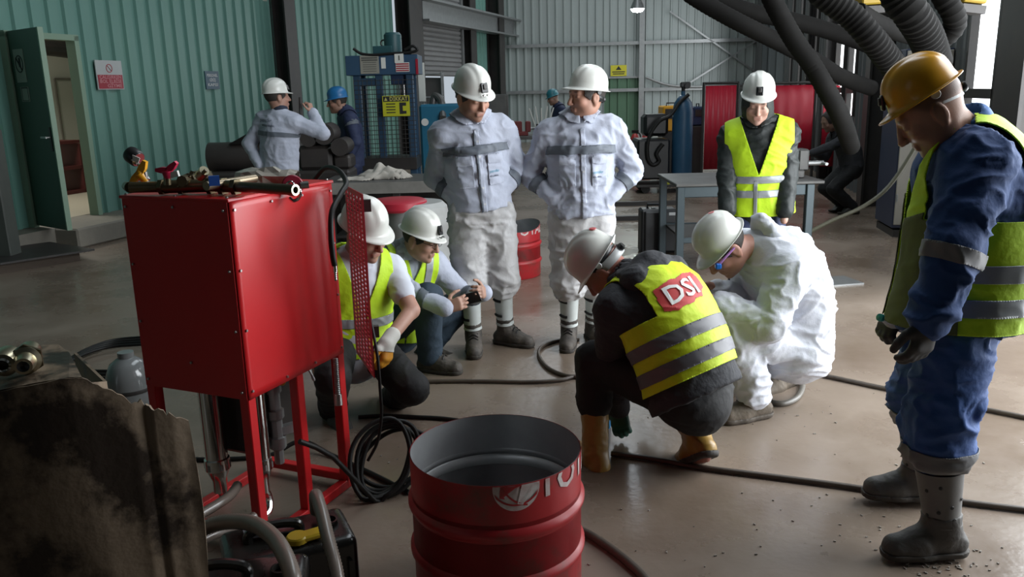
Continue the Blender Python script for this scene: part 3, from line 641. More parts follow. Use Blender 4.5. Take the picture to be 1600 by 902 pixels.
def coupling(c, ax, label, r=.028):
    t = thing('pipe_coupling', c, label, 'pipe fitting', 'brass couplings on the tank'); ax = Vector(ax).normalized(); c = Vector(c)+Vector((0, 0, r+.002))
    MB().lathe([(r*.62, -.06), (r*.85, -.055), (r*.85, -.01), (r*1.12, -.005), (r*1.12, .012), (r*.8, .018), (r*.66, .05), (r*.45, .05), (r*.42, .02)], 24, c, ax).build('body', 'pale_brass', t, True)
    MB().lathe([(r*.95, .0), (r*1.3, .0), (r*1.3, .008), (r*.95, .008)], 6, c, ax).build('hex_nut', 'brass', t)
    MB().lathe([(r*.45, .051), (r*.0, .045)], 16, c, ax).build('bore', 'black_plastic', t); return t
ct = fl(45, 581, zt_+.004)
coupling(ct, (.35, -.9, -.05), 'brass pipe coupling on the rusty tank, right one of the pair')
t = thing('pipe_coupling', fl(10, 589, zt_+.004), 'round brass coupling at the left edge of the rusty tank', 'pipe fitting', 'brass couplings on the tank'); c = Vector(fl(10, 589, zt_+.004))+Vector((0, 0, .03))
MB().lathe([(.022, .05), (.029, .045), (.029, 0), (.024, -.01), (.015, -.012), (.015, .03)], 24, c, (-.3, .95, 0)).build('body', 'pale_brass', t, True)
MB().lathe([(.0, -.004), (.014, -.006)], 20, c, (-.3, .95, 0)).build('bore', 'black_plastic', t)
MB().lathe([(.010, -.014), (.013, -.018), (.017, -.014)], 20, c, (-.3, .95, 0)).build('ring', 'chrome', t, True)
# ------------------------------------------------------------------ jerrycans and ribbed suction hoses
def jerrycan(loc, rz, w, d, h, label, cap=True):
    t = thing('jerrycan', loc, label, 'jerrycan', 'black jerrycans below the cabinet'); T = Matrix.Translation(loc) @ Matrix.Rotation(rz, 4, 'Z')
    b_ = bmesh.new(); bmesh.ops.create_cube(b_, size=1, matrix=T @ Matrix.Translation((0, 0, h*.47)) @ Matrix.Diagonal((w, d, h*.94, 1)))
    bmesh.ops.bevel(b_, geom=b_.edges[:], offset=.035, segments=4, profile=.6, affect='EDGES'); me = bpy.data.meshes.new('body'); b_.transform(Matrix.Translation(-Vector(loc))); b_.to_mesh(me); b_.free()
    body = link_mesh('body', me, M('wet_black', (.008, .008, .008), (.02, .018, .016), rough=.12, rough2=.4, scale=6, spec=.6), t, True, 50)
    for s in (-1, 1): MB(T).bar((-w*.42, s*d*.505, h*.2), (-w*.42, s*d*.505, h*.75), .012, .03).bar((w*.42, s*d*.505, h*.2), (w*.42, s*d*.505, h*.75), .012, .03).build('side_rib', 'wet_black', body)
    MB(T).tube([(-w*.3, 0, h*.92), (-w*.28, 0, h*1.02), (-w*.1, 0, h*1.06), (w*.08, 0, h*1.02), (w*.1, 0, h*.92)], .016, 10).build('grip', 'wet_black', t, True)
    MB(T).lathe([(.03, h*.92), (.033, h*.96), (.03, h*.99), (.024, h*.99), (.024, h*.95)], 18, (w*.33, 0, 0)).build('mouth', 'wet_black', t, True)
    return t, T
j1 = fl(470, 868, .0); j1 = (-.735, 2.40, 0)
t, T = jerrycan(j1, math.radians(24), .40, .24, .36, 'black jerrycan with a yellow cap under the cabinet')
MB(T).lathe([(.0, .345), (.03, .345), (.034, .34), (.034, .325), (0, .325)], 16, (.02, -.07, .02)).build('cap', M('cap_yellow', (.55, .38, .02), rough=.4), t, True)
MB(T).bar((.0, -.072, .352), (.10, -.072, .358), .05, .02, bev=.006).build('cap_lug', 'cap_yellow', t)
MB(T).box((-.05, .03, .354), (.16, .08, .006), Matrix.Rotation(.08, 3, 'Y')).build('label_patch', M('wet_grey', (.22, .23, .25), (.05, .05, .055), rough=.15, scale=30), t)
jerrycan((-.80, 2.08, 0), math.radians(8), .40, .24, .41, 'black jerrycan nearest the viewer beside the rusty tank')
M('suction_hose', (.115, .09, .075), (.15, .12, .10), rough=.28, scale=20, spec=.6)
def ribbed(pts, r, label, cat='hose', grp='ribbed suction hoses'):
    MB().tube(pts, r, 12, rib=.0022, pitch=.011).build('suction_hose', 'suction_hose', None, True, 80, label, cat, grp)
ribbed([at(250, 870, 2.30), at(300, 836, 2.32), at(345, 817, 2.32), at(392, 818, 2.26), at(425, 838, 2.16), at(445, 868, 2.06), at(458, 905, 1.98), at(466, 950, 1.93)], .022, 'thick brown ribbed hose arching over the front jerrycan')
ribbed([at(494, 800, 2.50), at(493, 774, 2.46), at(502, 800, 2.36), at(512, 840, 2.26), at(526, 895, 2.16), at(532, 950, 2.08)], .019, 'brown ribbed hose rising out of the jerrycan mouth')
ribbed([at(372, 757, 2.86), at(362, 772, 2.80), at(345, 785, 2.72), at(310, 806, 2.62), at(270, 830, 2.5)], .016, 'thin ribbed hose leading from the pump elbow behind the tank')
ribbed([at(398, 806, 2.75), at(375, 822, 2.68), at(330, 838, 2.55), at(280, 865, 2.45)], .015, 'thin ribbed hose lying low behind the arching hose')
# ------------------------------------------------------------------ cables and hoses on the floor
def floor_hose(px, r, label, name='hose', mat='black_rubber', grp=None, raw=False):
    pts = [np.array(p) if raw else fl(p[0], p[1], p[2] if len(p) > 2 else r+.001) for p in px]
    return MB().tube(pts, r, 10).build(name, mat, None, True, 60, label, 'hose', grp)
M('dirty_hose', (.045, .034, .026), (.085, .066, .05), rough=.42, scale=9)
floor_hose([(955, 709), (1010, 716), (1090, 730), (1200, 744), (1300, 757), (1365, 766), (1440, 776), (1530, 788), (1680, 806)], .013, 'long brown hose across the floor to the nearest man\'s boots', mat='dirty_hose')
floor_hose([(1232, 574), (1265, 582), (1330, 596), (1420, 615), (1500, 632), (1600, 652), (1720, 678)], .013, 'thin brown hose crossing the far floor at right', mat='dirty_hose')
floor_hose([(1195, 626), (1222, 631), (1245, 622), (1254, 604), (1248, 588), (1236, 578)], .016, 'grey hose loop beside the white coverall man\'s boots', mat=M('grey_hose', (.11, .10, .085), rough=.4))
floor_hose([(905, 828), (925, 838), (955, 858), (985, 882), (1008, 905), (1030, 940)], .017, 'black hose leaving the red drum toward the viewer', mat='dirty_hose')
floor_hose([(620, 598), (690, 596), (760, 596), (830, 597), (875, 594), (905, 587), (930, 590)], .012, 'straight brown hose running from the crouching men to the drum side', mat='dirty_hose')
floor_hose([(905, 590), (880, 586), (858, 576), (845, 562), (842, 549), (852, 539), (874, 532), (905, 530)], .012, 'brown hose bend behind the crouching man in the yellow vest', mat='dirty_hose')
floor_hose([(560, 652), (600, 650), (650, 652), (700, 655), (760, 665)], .011, 'black cable on the floor behind the hose coil')
floor_hose([(300, 718), (345, 718), (420, 712), (470, 690, .05), (520, 712), (580, 740), (640, 770)], .011, 'black cable on the floor under the red cabinet')
cl = Vector(fl(596, 778)); ax_ = Vector((1, .25, 0)).normalized(); pts = []
hc = MB()
tlt = Vector((.12, .5, .86)).normalized()
for k in range(5):
    for i in range(20):
        a = 2*math.pi*(i/20)+k*.18; rx_ = .130+.022*math.sin(k*2.1); rz_ = .175-.012*k
        off = Vector((.02*math.sin(k*1.7)+.012*(k-2), .03*k-.05, 0)); pts.append(cl+off+ax_*rx_*math.sin(a)*(1+.1*math.sin(2*a+k))+tlt*(rz_*(1-math.cos(a))+.012))
pts = [Vector(at(468, 690, 3.0)), Vector(at(520, 714, 3.1))]+pts
hc.tube(pts, .0105, 8, sub=2).build('hose_coil', 'black_rubber', None, True, 60, 'coiled black hose leaning beside the red cabinet\'s right leg', 'hose')
MB().tube([at(572, 470, 3.22), at(583, 520, 3.16), at(590, 560, 3.12), at(594, 610, 3.12), at(596, 650, 3.14), at(590, 690, 3.15), at(575, 720, 3.16)], .0065, 8).build('cable', 'black_rubber', None, True, 60, 'thin black cable hanging from the slotted guard', 'cable')
# coil behind the cabinet and grey canister
q = []
for k in range(4):
    for i in range(18):
        a = 2*math.pi*i/18; q.append(Vector(fl(190, 555))+Vector((.30*math.cos(a)+.03*k, .42*math.sin(a)-.1*k+.05*math.sin(3*a), .014+.012*k+.006*math.sin(2*a))))
MB().tube(q, .011, 8, sub=2).build('cable_coil', 'black_rubber', None, True, 60, 'flat coil of black cable on the floor left of the red cabinet', 'cable')
gc = fl(212, 668); gt = thing('canister', gc, 'grey glossy canister behind the rusty tank', 'canister')
MB().lathe([(0, 0), (.10, 0), (.115, .03), (.115, .26), (.11, .30), (.085, .36), (.05, .385), (.04, .39), (.04, .42), (0, .42)], 28, gc).build('body', M('grey_gloss', (.20, .21, .21), (.14, .15, .15), rough=.12, scale=4, spec=.6), gt, True)
MB().lathe([(.118, .235), (.12, .225), (.118, .215)], 28, gc).build('band', 'dark_steel', gt, True)
# ------------------------------------------------------------------ back of the hall
M('press_blue', (.030, .075, .14), (.022, .055, .10), rough=.45, scale=3)
M('blue_dark', (.018, .04, .095), rough=.45); M('motor_teal', (.02, .075, .085), rough=.45)
M('bench_steel', (.12, .12, .115), (.075, .072, .07), rough=.45, metal=.4, scale=5)
M('beige', (.33, .31, .27), (.28, .26, .22), rough=.5, scale=2)
def boxp(name, mat, parent, x0, x1, y0, y1, z0, z1, bev=.006): return MB().box(((x0+x1)/2, (y0+y1)/2, (z0+z1)/2), (x1-x0, y1-y0, z1-z0), None, bev).build(name, mat, parent)
# hydraulic press
PY = 11.0
xa, xb = at(543, 150, PY)[0], at(655, 150, PY)[0]; zt0, zt1 = at(600, 117, PY)[2], at(600, 86, PY)[2]
pr = thing('hydraulic_press', ((xa+xb)/2, PY+.3, 0), 'blue hydraulic press with a motor on top behind the bench', 'press')
boxp('crosshead', 'press_blue', pr, xa, xb, PY, PY+.6, zt0, zt1)
xm = at(592, 150, PY)[0]; x3 = at(640, 150, PY)[0]; x0_ = at(566, 150, PY)[0]
for x in (xa+.12, xm, x3): boxp('column', 'press_blue', pr, x-.045, x+.045, PY+.05, PY+.15, .0, zt0)
for x in (xa+.12, x3): boxp('column', 'press_blue', pr, x-.045, x+.045, PY+.45, PY+.55, .0, zt0)
zc0 = at(580, 127, PY)[2]; boxp('crossbeam', 'press_blue', pr, xa+.1, xm, PY+.06, PY+.14, zc0-.06, zc0+.04)
boxp('cylinder_block', 'blue_dark', pr, xm+.15, xm+.38, PY+.1, PY+.4, zt0-.12, zt0)
MB().cyl((xm+.26, PY+.25, zt0-.1), (xm+.26, PY+.25, zt0-.5), .05).build('ram', 'chrome', pr, True)
boxp('bed', 'dark_steel', pr, xa+.05, x3+.05, PY, PY+.6, .70, .86)
xq = at(608, 150, PY)[0]
mo = MB().lathe([(0, .0), (.115, .0), (.115, .26), (.09, .29), (0, .29)], 24, (at(614, 70, PY+.3)[0], PY+.3, zt1)).build('motor', 'motor_teal', pr, True)
tk2 = boxp('oil_box', 'motor_teal', pr, at(580, 85, PY)[0], at(610, 85, PY)[0], PY+.15, PY+.45, zt1, zt1+.12)
c_ = Vector((at(594, 60, PY)[0], PY+.3, zt1+.16)); MB().tube([c_+Vector((.04*math.cos(t), 0, .04*math.sin(t))) for t in [2*math.pi*i/12 for i in range(13)]], .01, 8).build('lifting_eye', 'dark_steel', tk2, True)
MB().tube([at(552, 76, PY), at(565, 84, PY), at(585, 86, PY), at(610, 84, PY), at(640, 82, PY), at(652, 78, PY), at(645, 72, PY), at(632, 78, PY)], .018, 8).build('pressure_line', 'black_rubber', pr, True)
def plate(px0, py0, px1, py1, Y, mat, parent, name='plate', th=.006):
    p, q_ = at(px0, py0, Y), at(px1, py1, Y); return MB().box(((p[0]+q_[0])/2, Y, (p[2]+q_[2])/2), (abs(q_[0]-p[0]), th, abs(p[2]-q_[2]))).build(name, mat, parent), (p+q_)/2, abs(q_[0]-p[0]), abs(p[2]-q_[2])
M('tan_paper', (.26, .25, .21), rough=.6); M('grey_print', (.07, .07, .06), rough=.6)
s1, c1, w1, h1 = plate(562, 87, 593, 115, PY-.005, 'tan_paper', pr, 'instruction_plate')
for k in range(7): MB().box((c1[0], PY-.0095, c1[2]+h1*(.36-.12*k)), (w1*(.86 if k < 2 else .72), .002, h1*(.075 if k < 2 else .03))).build('text_line', 'grey_print', s1)
s2, c2, w2, h2 = plate(595, 90, 603, 107, PY-.005, 'paper', pr, 'paper_note')
s3, c3, w3, h3 = plate(616, 83, 631, 98, PY-.012, 'paper', pr, 'paper_note'); MB().box((c3[0], PY-.017, c3[2]), (.015, .002, h3*.5)).build('print_mark', 'grey_print', s3)
s4, c4, w4, h4 = plate(618, 98, 640, 112, PY-.006, 'paper', pr, 'red_notice')
for k in range(4): MB().box((c4[0], PY-.011, c4[2]+h4*(.34-.23*k)), (w4*.95, .002, h4*.13)).build('red_stripe', 'sign_red', s4)
s5, c5, w5, h5 = plate(649, 92, 654, 116, PY-.006, 'sign_red', pr, 'red_notice')
# mesh guard and DIKKAT sign
q = MB()
for k in range(15): x = xa+.1+(x3-xa)*k/14; q.cyl((x, PY-.06, .86), (x, PY-.06, zt0-.05), .004, n=4)
for k in range(18): z = .88+k*(zt0-.95)/17; q.cyl((xa+.1, PY-.06, z), (x3+.08, PY-.06, z), .004, n=4)
q.build('wire_guard', 'dark_steel', pr, kind='stuff')
M('warn_yellow', (.46, .46, .02), rough=.45)
dk = thing('warning_sign', at(619, 181, PY-.12), 'yellow and black warning sign reading DIKKAT on the press', 'sign')
s, c, w, h = plate(597, 150, 641, 181, PY-.085, 'warn_yellow', dk, 'plate')
MB().box((c[0], PY-.0895, c[2]+h*.34), (w*.94, .002, h*.26)).build('black_field', 'black_print', dk)
flat_text('DİKKAT', h*.27, (c[0]+w*.1, PY-.091, c[2]+h*.335), (1, 0, 0), (0, 0, 1), M('yellow_print', (.5, .46, .12), rough=.5), dk, bold=True, width=w*.66)
MB().prism([(c[0]-w*.43, PY-.091, c[2]+h*.26), (c[0]-w*.31, PY-.091, c[2]+h*.26), (c[0]-w*.37, PY-.091, c[2]+h*.42)], (0, -.001, 0)).build('warning_triangle', 'yellow_print', dk)
for k in range(4): MB().box((c[0]-w*.2, PY-.0895, c[2]+h*(.10-.14*k)), (w*.34, .002, h*.05)).build('text_line', 'black_print', dk)
MB().box((c[0]+w*.18, PY-.0895, c[2]-h*.12), (w*.12, .002, h*.56)).box((c[0]+w*.30, PY-.0895, c[2]+h*.08), (w*.14, .002, h*.16)).box((c[0]+w*.30, PY-.0895, c[2]-h*.32), (w*.14, .002, h*.14)).build('pictogram', 'black_print', dk)
# workbench with rags
BY = 8.6; bz = .80
x0, x1 = at(498, 280, BY)[0], at(735, 280, BY)[0]
bn = thing('workbench', ((x0+x1)/2, BY+.5, 0), 'heavy steel workbench behind the man with the phone', 'bench')
boxp('worktop', 'bench_steel', bn, x0, x1, BY, BY+.8, bz-.12, bz); boxp('edge_plate', M('worn_edge', (.26, .25, .23), (.16, .155, .14), rough=.5, scale=5), bn, x0, x1, BY-.006, BY, bz-.12, bz-.002, 0)
for x in (x0+.08, (x0+x1)/2, x1-.08):
    for y in (BY+.08, BY+.72): boxp('leg', 'dark_steel', bn, x-.04, x+.04, y-.04, y+.04, 0, bz-.12)
boxp('back_panel', 'dark_steel', bn, x0+.1, x1-.1, BY+.5, BY+.53, .1, bz-.13); boxp('lower_shelf', 'dark_steel', bn, x0+.1, x1-.1, BY+.1, BY+.7, .2, .23)
M('rag', (.50, .47, .42), (.34, .31, .27), rough=.85, scale=9)
def crumple(name, c, rx, ry, h, label, seed, mat='rag', cat='cloth', grp=None):
    rs = np.random.RandomState(seed); n = 26; V = []; F = []
    ph = rs.rand(8)*6.28; fr = rs.rand(8)*9+3; dr = rs.rand(8)*6.28
    for j in range(n+1):
        for i in range(n+1):
            u, v = i/n*2-1, j/n*2-1; e = max(0, 1-(u*u+v*v)); ed = 1+.18*math.sin(5*math.atan2(v, u)+ph[0])
            f = sum(math.sin(fr[k]*(u*math.cos(dr[k])+v*math.sin(dr[k]))+ph[k]) for k in range(8))/5
            V.append((c[0]+u*rx*ed, c[1]+v*ry*ed, c[2]+.004+h*e**.5*(.45+.55*abs(f))))
    F = [(j*(n+1)+i, j*(n+1)+i+1, (j+1)*(n+1)+i+1, (j+1)*(n+1)+i) for j in range(n) for i in range(n) if ((i+.5)/n*2-1)**2+((j+.5)/n*2-1)**2 < 1.0]
    o = from_arrays(name, np.array(V), F, mat, None, True, .003); return tag(o, label, cat, grp)
crumple('rag', (at(600, 262, BY+.4)[0], BY+.35, bz), .26, .16, .16, 'crumpled pale rag in the middle of the workbench', 4, grp='rags on the bench')
crumple('rag', (at(622, 262, BY+.4)[0], BY+.3, bz), .12, .1, .09, 'small pale rag at the right of the crumpled heap', 9, grp='rags on the bench')
crumple('rag', (at(560, 266, BY+.3)[0], BY+.25, bz), .22, .12, .05, 'flat grey rag at the left end of the workbench', 5, grp='rags on the bench')
# dark lathe-like machine behind the man with raised arm
MY = 9.6
mm = thing('dark_machine', at(440, 300, MY)*V3(1, 1, 0), 'dark greasy machine bed behind the red cabinet', 'machine')
xs = [at(k, 250, MY)[0] for k in (315, 400, 470, 545)]; M('grease', (.030, .026, .025), (.05, .042, .038), rough=.45, scale=5)
boxp('bed', 'grease', mm, xs[0], xs[3], MY, MY+.5, .25, .84, .03)
for x in (xs[0]+.2, xs[3]-.2): boxp('foot', 'grease', mm, x-.15, x+.15, MY+.05, MY+.45, 0, .25)
MB().cyl((xs[0]-.02, MY+.35, 1.0), (xs[1]+.1, MY+.35, 1.0), .17, n=24).build('roller', 'grease', mm, True)
MB().prism([(xs[0]+.25, MY+.2, 1.15), (xs[1]+.2, MY+.2, 1.16), (xs[1]+.2, MY+.2, 1.32), (xs[0]+.55, MY+.2, 1.30)], (0, .3, 0)).build('hood', 'black_rubber', mm)
boxp('gearbox', 'grease', mm, xs[2]-.05, xs[2]+.34, MY+.05, MY+.45, .84, 1.12, .04)
for k, (x, z, r) in enumerate(((xs[2]+.1, 1.2, .09), (xs[2]+.28, 1.25, .12), (xs[2]+.45, 1.1, .10))): MB().cyl((x, MY+.0, z), (x, MY+.4, z), r, n=20).build('flange', 'grease', mm, True)
boxp('gearbox_side', 'grease', mm, xs[2]+.34, xs[3], MY+.1, MY+.45, .84, 1.0, .03)
# rack, blue box and bits right of the press
rk = thing('shelf_rack', at(672, 200, 12.5)*V3(1, 1, 0), 'narrow wire shelf rack right of the press', 'rack')
x0, x1 = at(657, 130, 12.5)[0], at(690, 130, 12.5)[0]
for x in (x0, x1):
    for y in (12.5, 12.8): boxp('post', 'galv', rk, x-.012, x+.012, y-.012, y+.012, 0, at(670, 112, 12.5)[2])
for z in (1.25, 1.6, 1.93): boxp('shelf', 'galv', rk, x0, x1, 12.5, 12.8, z, z+.02)
boxp('paper_sheet', 'paper', rk, x0-.03, x0+.07, 12.47, 12.48, 1.55, 2.1)
bc = thing('blue_cabinet', at(682, 230, 11.6)*V3(1, 1, 0), 'turquoise blue machine cabinet behind the left standing man', 'cabinet'); x0, x1 = at(655, 180, 11.6)[0], at(735, 180, 11.6)[0]
boxp('body', M('turquoise', (.015, .12, .20), rough=.4), bc, x0, x1, 11.6, 12.2, .0, at(680, 163, 11.6)[2], .03)
MB().lathe([(0, 0), (.05, 0), (.05, .004), (0, .004)], 16, at(664, 191, 11.595), (0, -1, 0)).build('emblem', 'paper', bc)
MB().tube([at(676, 165, 11.9), at(680, 150, 11.9), at(690, 160, 11.8), at(692, 185, 11.55)], .05, 10).build('hose_arm', 'bench_steel', bc, True)
gb = thing('grey_locker', at(755, 240, 14.5)*V3(1, 1, 0), 'grey metal locker behind the left standing man', 'locker'); x0, x1 = at(738, 180, 14.5)[0], at(795, 180, 14.5)[0]
boxp('body', 'bench_steel', gb, x0, x1, 14.5, 15.0, 0, at(760, 148, 14.5)[2], .02); boxp('door', 'bench_steel', gb, x0+.05, x1-.05, 14.48, 14.5, .1, at(760, 152, 14.5)[2], .004)
# far work table with clutter, seen between the two standing men
ft = thing('work_table', at(815, 230, 15)*V3(1, 1, 0), 'far steel table between the two standing men', 'table'); x0, x1 = at(790, 215, 15)[0], at(872, 215, 15)[0]; z = at(820, 213, 15)[2]
boxp('table_top', 'bench_steel', ft, x0, x1, 15, 15.8, z-.06, z)
for x in (x0+.1, x1-.1):
    for y in (15.08, 15.7): boxp('leg', 'dark_steel', ft, x-.04, x+.04, y-.04, y+.04, 0, z-.06)
def bench_vise(p, label, mat, sc=1.):
    t = thing('bench_vise', p, label, 'vise'); p = Vector(p)
    MB().box(p+Vector((0, 0, .03*sc)), (.18*sc, .2*sc, .06*sc), None, .01).build('base', mat, t); MB().box(p+Vector((-.06*sc, 0, .13*sc)), (.12*sc, .14*sc, .16*sc), None, .015).build('fixed_jaw', mat, t)
    MB().box(p+Vector((.09*sc, 0, .13*sc)), (.08*sc, .14*sc, .16*sc), None, .015).build('moving_jaw', mat, t); MB().cyl(p+Vector((.1*sc, 0, .1*sc)), p+Vector((.26*sc, 0, .1*sc)), .018*sc).cyl(p+Vector((.25*sc, -.1*sc, .1*sc)), p+Vector((.25*sc, .1*sc, .1*sc)), .012*sc).build('screw', 'galv', t)
bench_vise((x0+.3, 15.3, z), 'red bench vise on the far table', M('vise_red', (.16, .02, .02), rough=.5), 1.2)
t = thing('rod_bundle', (x1-.3, 15.2, z), 'bundle of pale welding rods standing on the far table', 'rods')
for k in range(5): MB().cyl((x1-.34+.03*k, 15.2, z), (x1-.5+.11*k, 15.2+.02*k, z+.48+.03*(k % 2)), .014, n=6).build('rod', 'paper', t)
MB().lathe([(0, 0), (.09, 0), (.09, .2), (.08, .2), (.08, .01)], 14, (x1-.29, 15.2, z)).build('can', 'dark_steel', t, True)
# welding corner
cy = at(1064, 298, 13.6)*V3(1, 1, 0); gcx = thing('gas_cylinder', cy, 'tall blue gas cylinder on the welding cart', 'cylinder')
M('cyl_blue', (.022, .085, .16), (.016, .06, .12), rough=.4, scale=4)
MB().lathe([(0, .12), (.15, .12), (.165, .16), (.165, 1.28), (.14, 1.42), (.07, 1.52), (.035, 1.54), (.035, 1.6), (0, 1.6)], 28, cy).build('body', 'cyl_blue', gcx, True)
MB().cyl(cy+V3(0, 0, 1.58), cy+V3(0, 0, 1.7), .03).box(Vector(cy)+Vector((.03, 0, 1.7)), (.16, .07, .08), None, .01).cyl(cy+V3(.05, -.08, 1.68), cy+V3(.05, .06, 1.68), .045).build('valve', 'black_plastic', gcx)
wc = thing('welding_cart', cy+V3(-.4, .1, 0), 'black welding machine cart left of the gas cylinder', 'cart')
boxp('machine', 'black_plastic', wc, cy[0]-.74, cy[0]-.22, cy[1]-.15, cy[1]+.5, .22, .86, .03); boxp('feeder', 'black_plastic', wc, cy[0]-.62, cy[0]-.22, cy[1], cy[1]+.4, .9, 1.25, .05); boxp('deck', 'dark_steel', wc, cy[0]-.75, cy[0]+.22, cy[1]-.2, cy[1]+.5, .1, .14)
for x in (-.6, .12):
    for y in (-.12, .42): MB().cyl(cy+V3(x, y-.03, .07), cy+V3(x, y+.03, .07), .07, n=18).build('wheel', 'black_rubber', wc)
boxp('yellow_sticker', 'warn_yellow', wc, cy[0]-.35, cy[0]-.22, cy[1]-.17, cy[1]-.16, .12, .2, 0)
MB().tube([at(1076, 148, 13.5), at(1062, 160, 13.45), at(1048, 180, 13.4), at(1030, 190, 13.4), at(1014, 215, 13.4), at(1012, 245, 13.4), at(1020, 258, 13.4), at(1030, 252, 13.4), at(1026, 240, 13.4), at(1036, 225, 13.4)], .03, 8).build('cable', 'black_rubber', None, True, 60, 'thick black welding cable looping beside the gas cylinder', 'cable')
for (p0, p1, mat, lab, nm) in (((1036, 166), (1062, 205), 'valve_yellow', 'yellow welding unit left of the gas cylinder', 'welding_unit'), ((1073, 165), (1081, 215), 'bright_blue', 'bright blue welding unit right of the gas cylinder', 'welding_unit'), ((1083, 167), (1100, 196), 'blue_dark', 'blue welding unit against the red screens', 'welding_unit')):
    Yq = 15.2; a, c = at(*p0, Yq), at(*p1, Yq); t = thing(nm, V3((a[0]+c[0])/2, Yq, .6), lab, 'welder')
    boxp('casing', mat, t, a[0], c[0], Yq, Yq+.5, c[2], a[2], .02); boxp('front_plate', 'dark_steel', t, a[0]+.04, c[0]-.04, Yq-.012, Yq, (a[2]+c[2])/2, a[2]-.05, 0); MB().tube([(a[0]+.08, Yq+.1, a[2]), (a[0]+.08, Yq+.1, a[2]+.05), (c[0]-.08, Yq+.1, a[2]+.05), (c[0]-.08, Yq+.1, a[2])], .012, 6, smooth=False).build('carry_handle', 'black_plastic', t)
    boxp('stand', 'dark_steel', t, a[0], c[0], Yq, Yq+.5, .0, c[2]-.005, .02)
for px, lab in ((992, 'red fire extinguisher nearest the green sliding door'), (1009, 'red fire extinguisher nearest the welding cable')):
    p = at(px, 238, 17.5)*V3(1, 1, 0); t = thing('fire_extinguisher', p, lab, 'extinguisher', 'fire extinguishers')
    MB().lathe([(0, .15), (.09, .15), (.1, .18), (.1, .62), (.06, .72), (.03, .74), (0, .74)], 18, p).build('body', M('ext_red', (.30, .02, .02), rough=.4), t, True)
    MB().box(Vector(p)+Vector((0, 0, .78)), (.14, .04, .06)).build('valve', 'black_plastic', t); MB().tube([p+V3(.03, 0, .76), p+V3(.105, -.02, .7), p+V3(.10, 0, .35)], .014, 6).build('discharge_hose', 'black_rubber', t); boxp('stand', 'vise_red', t, p[0]-.08, p[0]+.08, p[1]-.08, p[1]+.08, 0, .15)
M('screen_red', (.46, .014, .035), (.41, .014, .033), rough=.35, scale=1.5)
SY = 14.6
for a, c, lab in ((1100, 1154, 'red welding screen left of the hooded man'), (1163, 1276, 'wide red welding screen behind the hooded man'), (1286, 1345, 'red welding screen behind the hanging hoses')):
    x0, x1 = at(a, 130, SY)[0], at(c, 130, SY)[0]; z1 = at((a+c)/2, 128, SY)[2]; t = thing('welding_screen', ((x0+x1)/2, SY, 0), lab, 'screen', 'red welding screens')
    V = []; F = []; n = 40
    for j in (0, 1):
        for i in range(n+1): V.append((x0+.03+(x1-x0-.06)*i/n, SY+.0035*math.sin(i*.9), .25 if j == 0 else z1-.06))
    from_arrays('curtain', np.array(V), [(i, i+1, n+2+i, n+1+i) for i in range(n)], 'screen_red', t, True, .003)
    for x in (x0, x1): MB().cyl((x, SY, 0), (x, SY, z1), .025, n=8).build('post', 'dark_steel', t); MB().bar((x, SY-.25, .03), (x, SY+.25, .03), .05, .04).build('foot', 'dark_steel', t)
    MB().cyl((x0, SY, z1-.02), (x1, SY, z1-.02), .022, n=8).build('top_rail', 'dark_steel', t)
# black tool case
p = fl(1029, 396); tc_ = thing('tool_case', p, 'upright black plastic tool case on the wet floor', 'case')
x0, x1 = p[0]-.185, p[0]+.185; boxp('body', M('case_black', (.014, .015, .017), rough=.45), tc_, x0, x1, p[1], p[1]+.22, .0, .46, .02); boxp('lid', 'case_black', tc_, x0+.035, x1, p[1]-.03, p[1], .02, .44, .012)
MB().tube([(x0+.08, p[1]+.1, .45), (x0+.08, p[1]+.1, .50), (x1-.12, p[1]+.1, .50), (x1-.12, p[1]+.1, .45)], .016, 8, smooth=False).build('handle', 'case_black', tc_); boxp('latch', 'galv', tc_, x1-.09, x1-.02, p[1]-.034, p[1]-.028, .40, .43, 0); boxp('latch', 'galv', tc_, x0+.12, x0+.16, p[1]+.08, p[1]+.12, .461, .47, 0)
# steel table behind the hooded man
TY = 7.5; x0, x1 = at(1056, 300, TY)[0], at(1288, 300, TY)[0]; z = .83
wt = thing('steel_table', ((x0+x1)/2, TY+.4, 0), 'steel work table behind the hooded man in the vest', 'table')
boxp('table_top', 'bench_steel', wt, x0, x1, TY, TY+.95, z-.03, z)
M('leg_blue', (.055, .075, .085), rough=.4, metal=.4)
for x in (x0+.05, x1-.12):
    for y in (TY+.04, TY+.9): boxp('leg', 'leg_blue', wt, x-.035, x+.035, y-.035, y+.035, 0, z-.03)
for y in (TY+.04, TY+.9): boxp('stretcher', 'leg_blue', wt, x0+.08, x1-.15, y-.02, y+.02, .28, .33)
boxp('apron', 'leg_blue', wt, x0+.08, x1-.15, TY+.03, TY+.05, z-.13, z-.03)
bench_vise((x1-.22, TY+.35, z), 'grey bench vise on the steel table', 'bench_steel', 1.25)
boxp('lower_shelf', 'dark_steel', wt, x0+.08, x1-.15, TY+.06, TY+.88, .30, .32, 0)
q = fl(1300, 441); MB().box((q[0], q[1], .006), (.42, .3, .012), Matrix.Rotation(.2, 3, 'Z')).build('floor_plate', 'galv', None, label='thin grey steel plate lying right of the table leg', cat='plate')
# long steel sections lying on the floor
for (a, c, lab) in (((955, 322), (1060, 320), 'steel channel on the wet floor left of the tool case, farther one'), ((950, 345), (1058, 343), 'steel channel on the wet floor left of the tool case, nearer one')):
    a, c = fl(*a), fl(*c); MB().bar((a[0], a[1], .03), (c[0], c[1], .03), .08, .06).build('steel_channel', 'dark_steel', None, label=lab, cat='channel', group='channels on the floor')
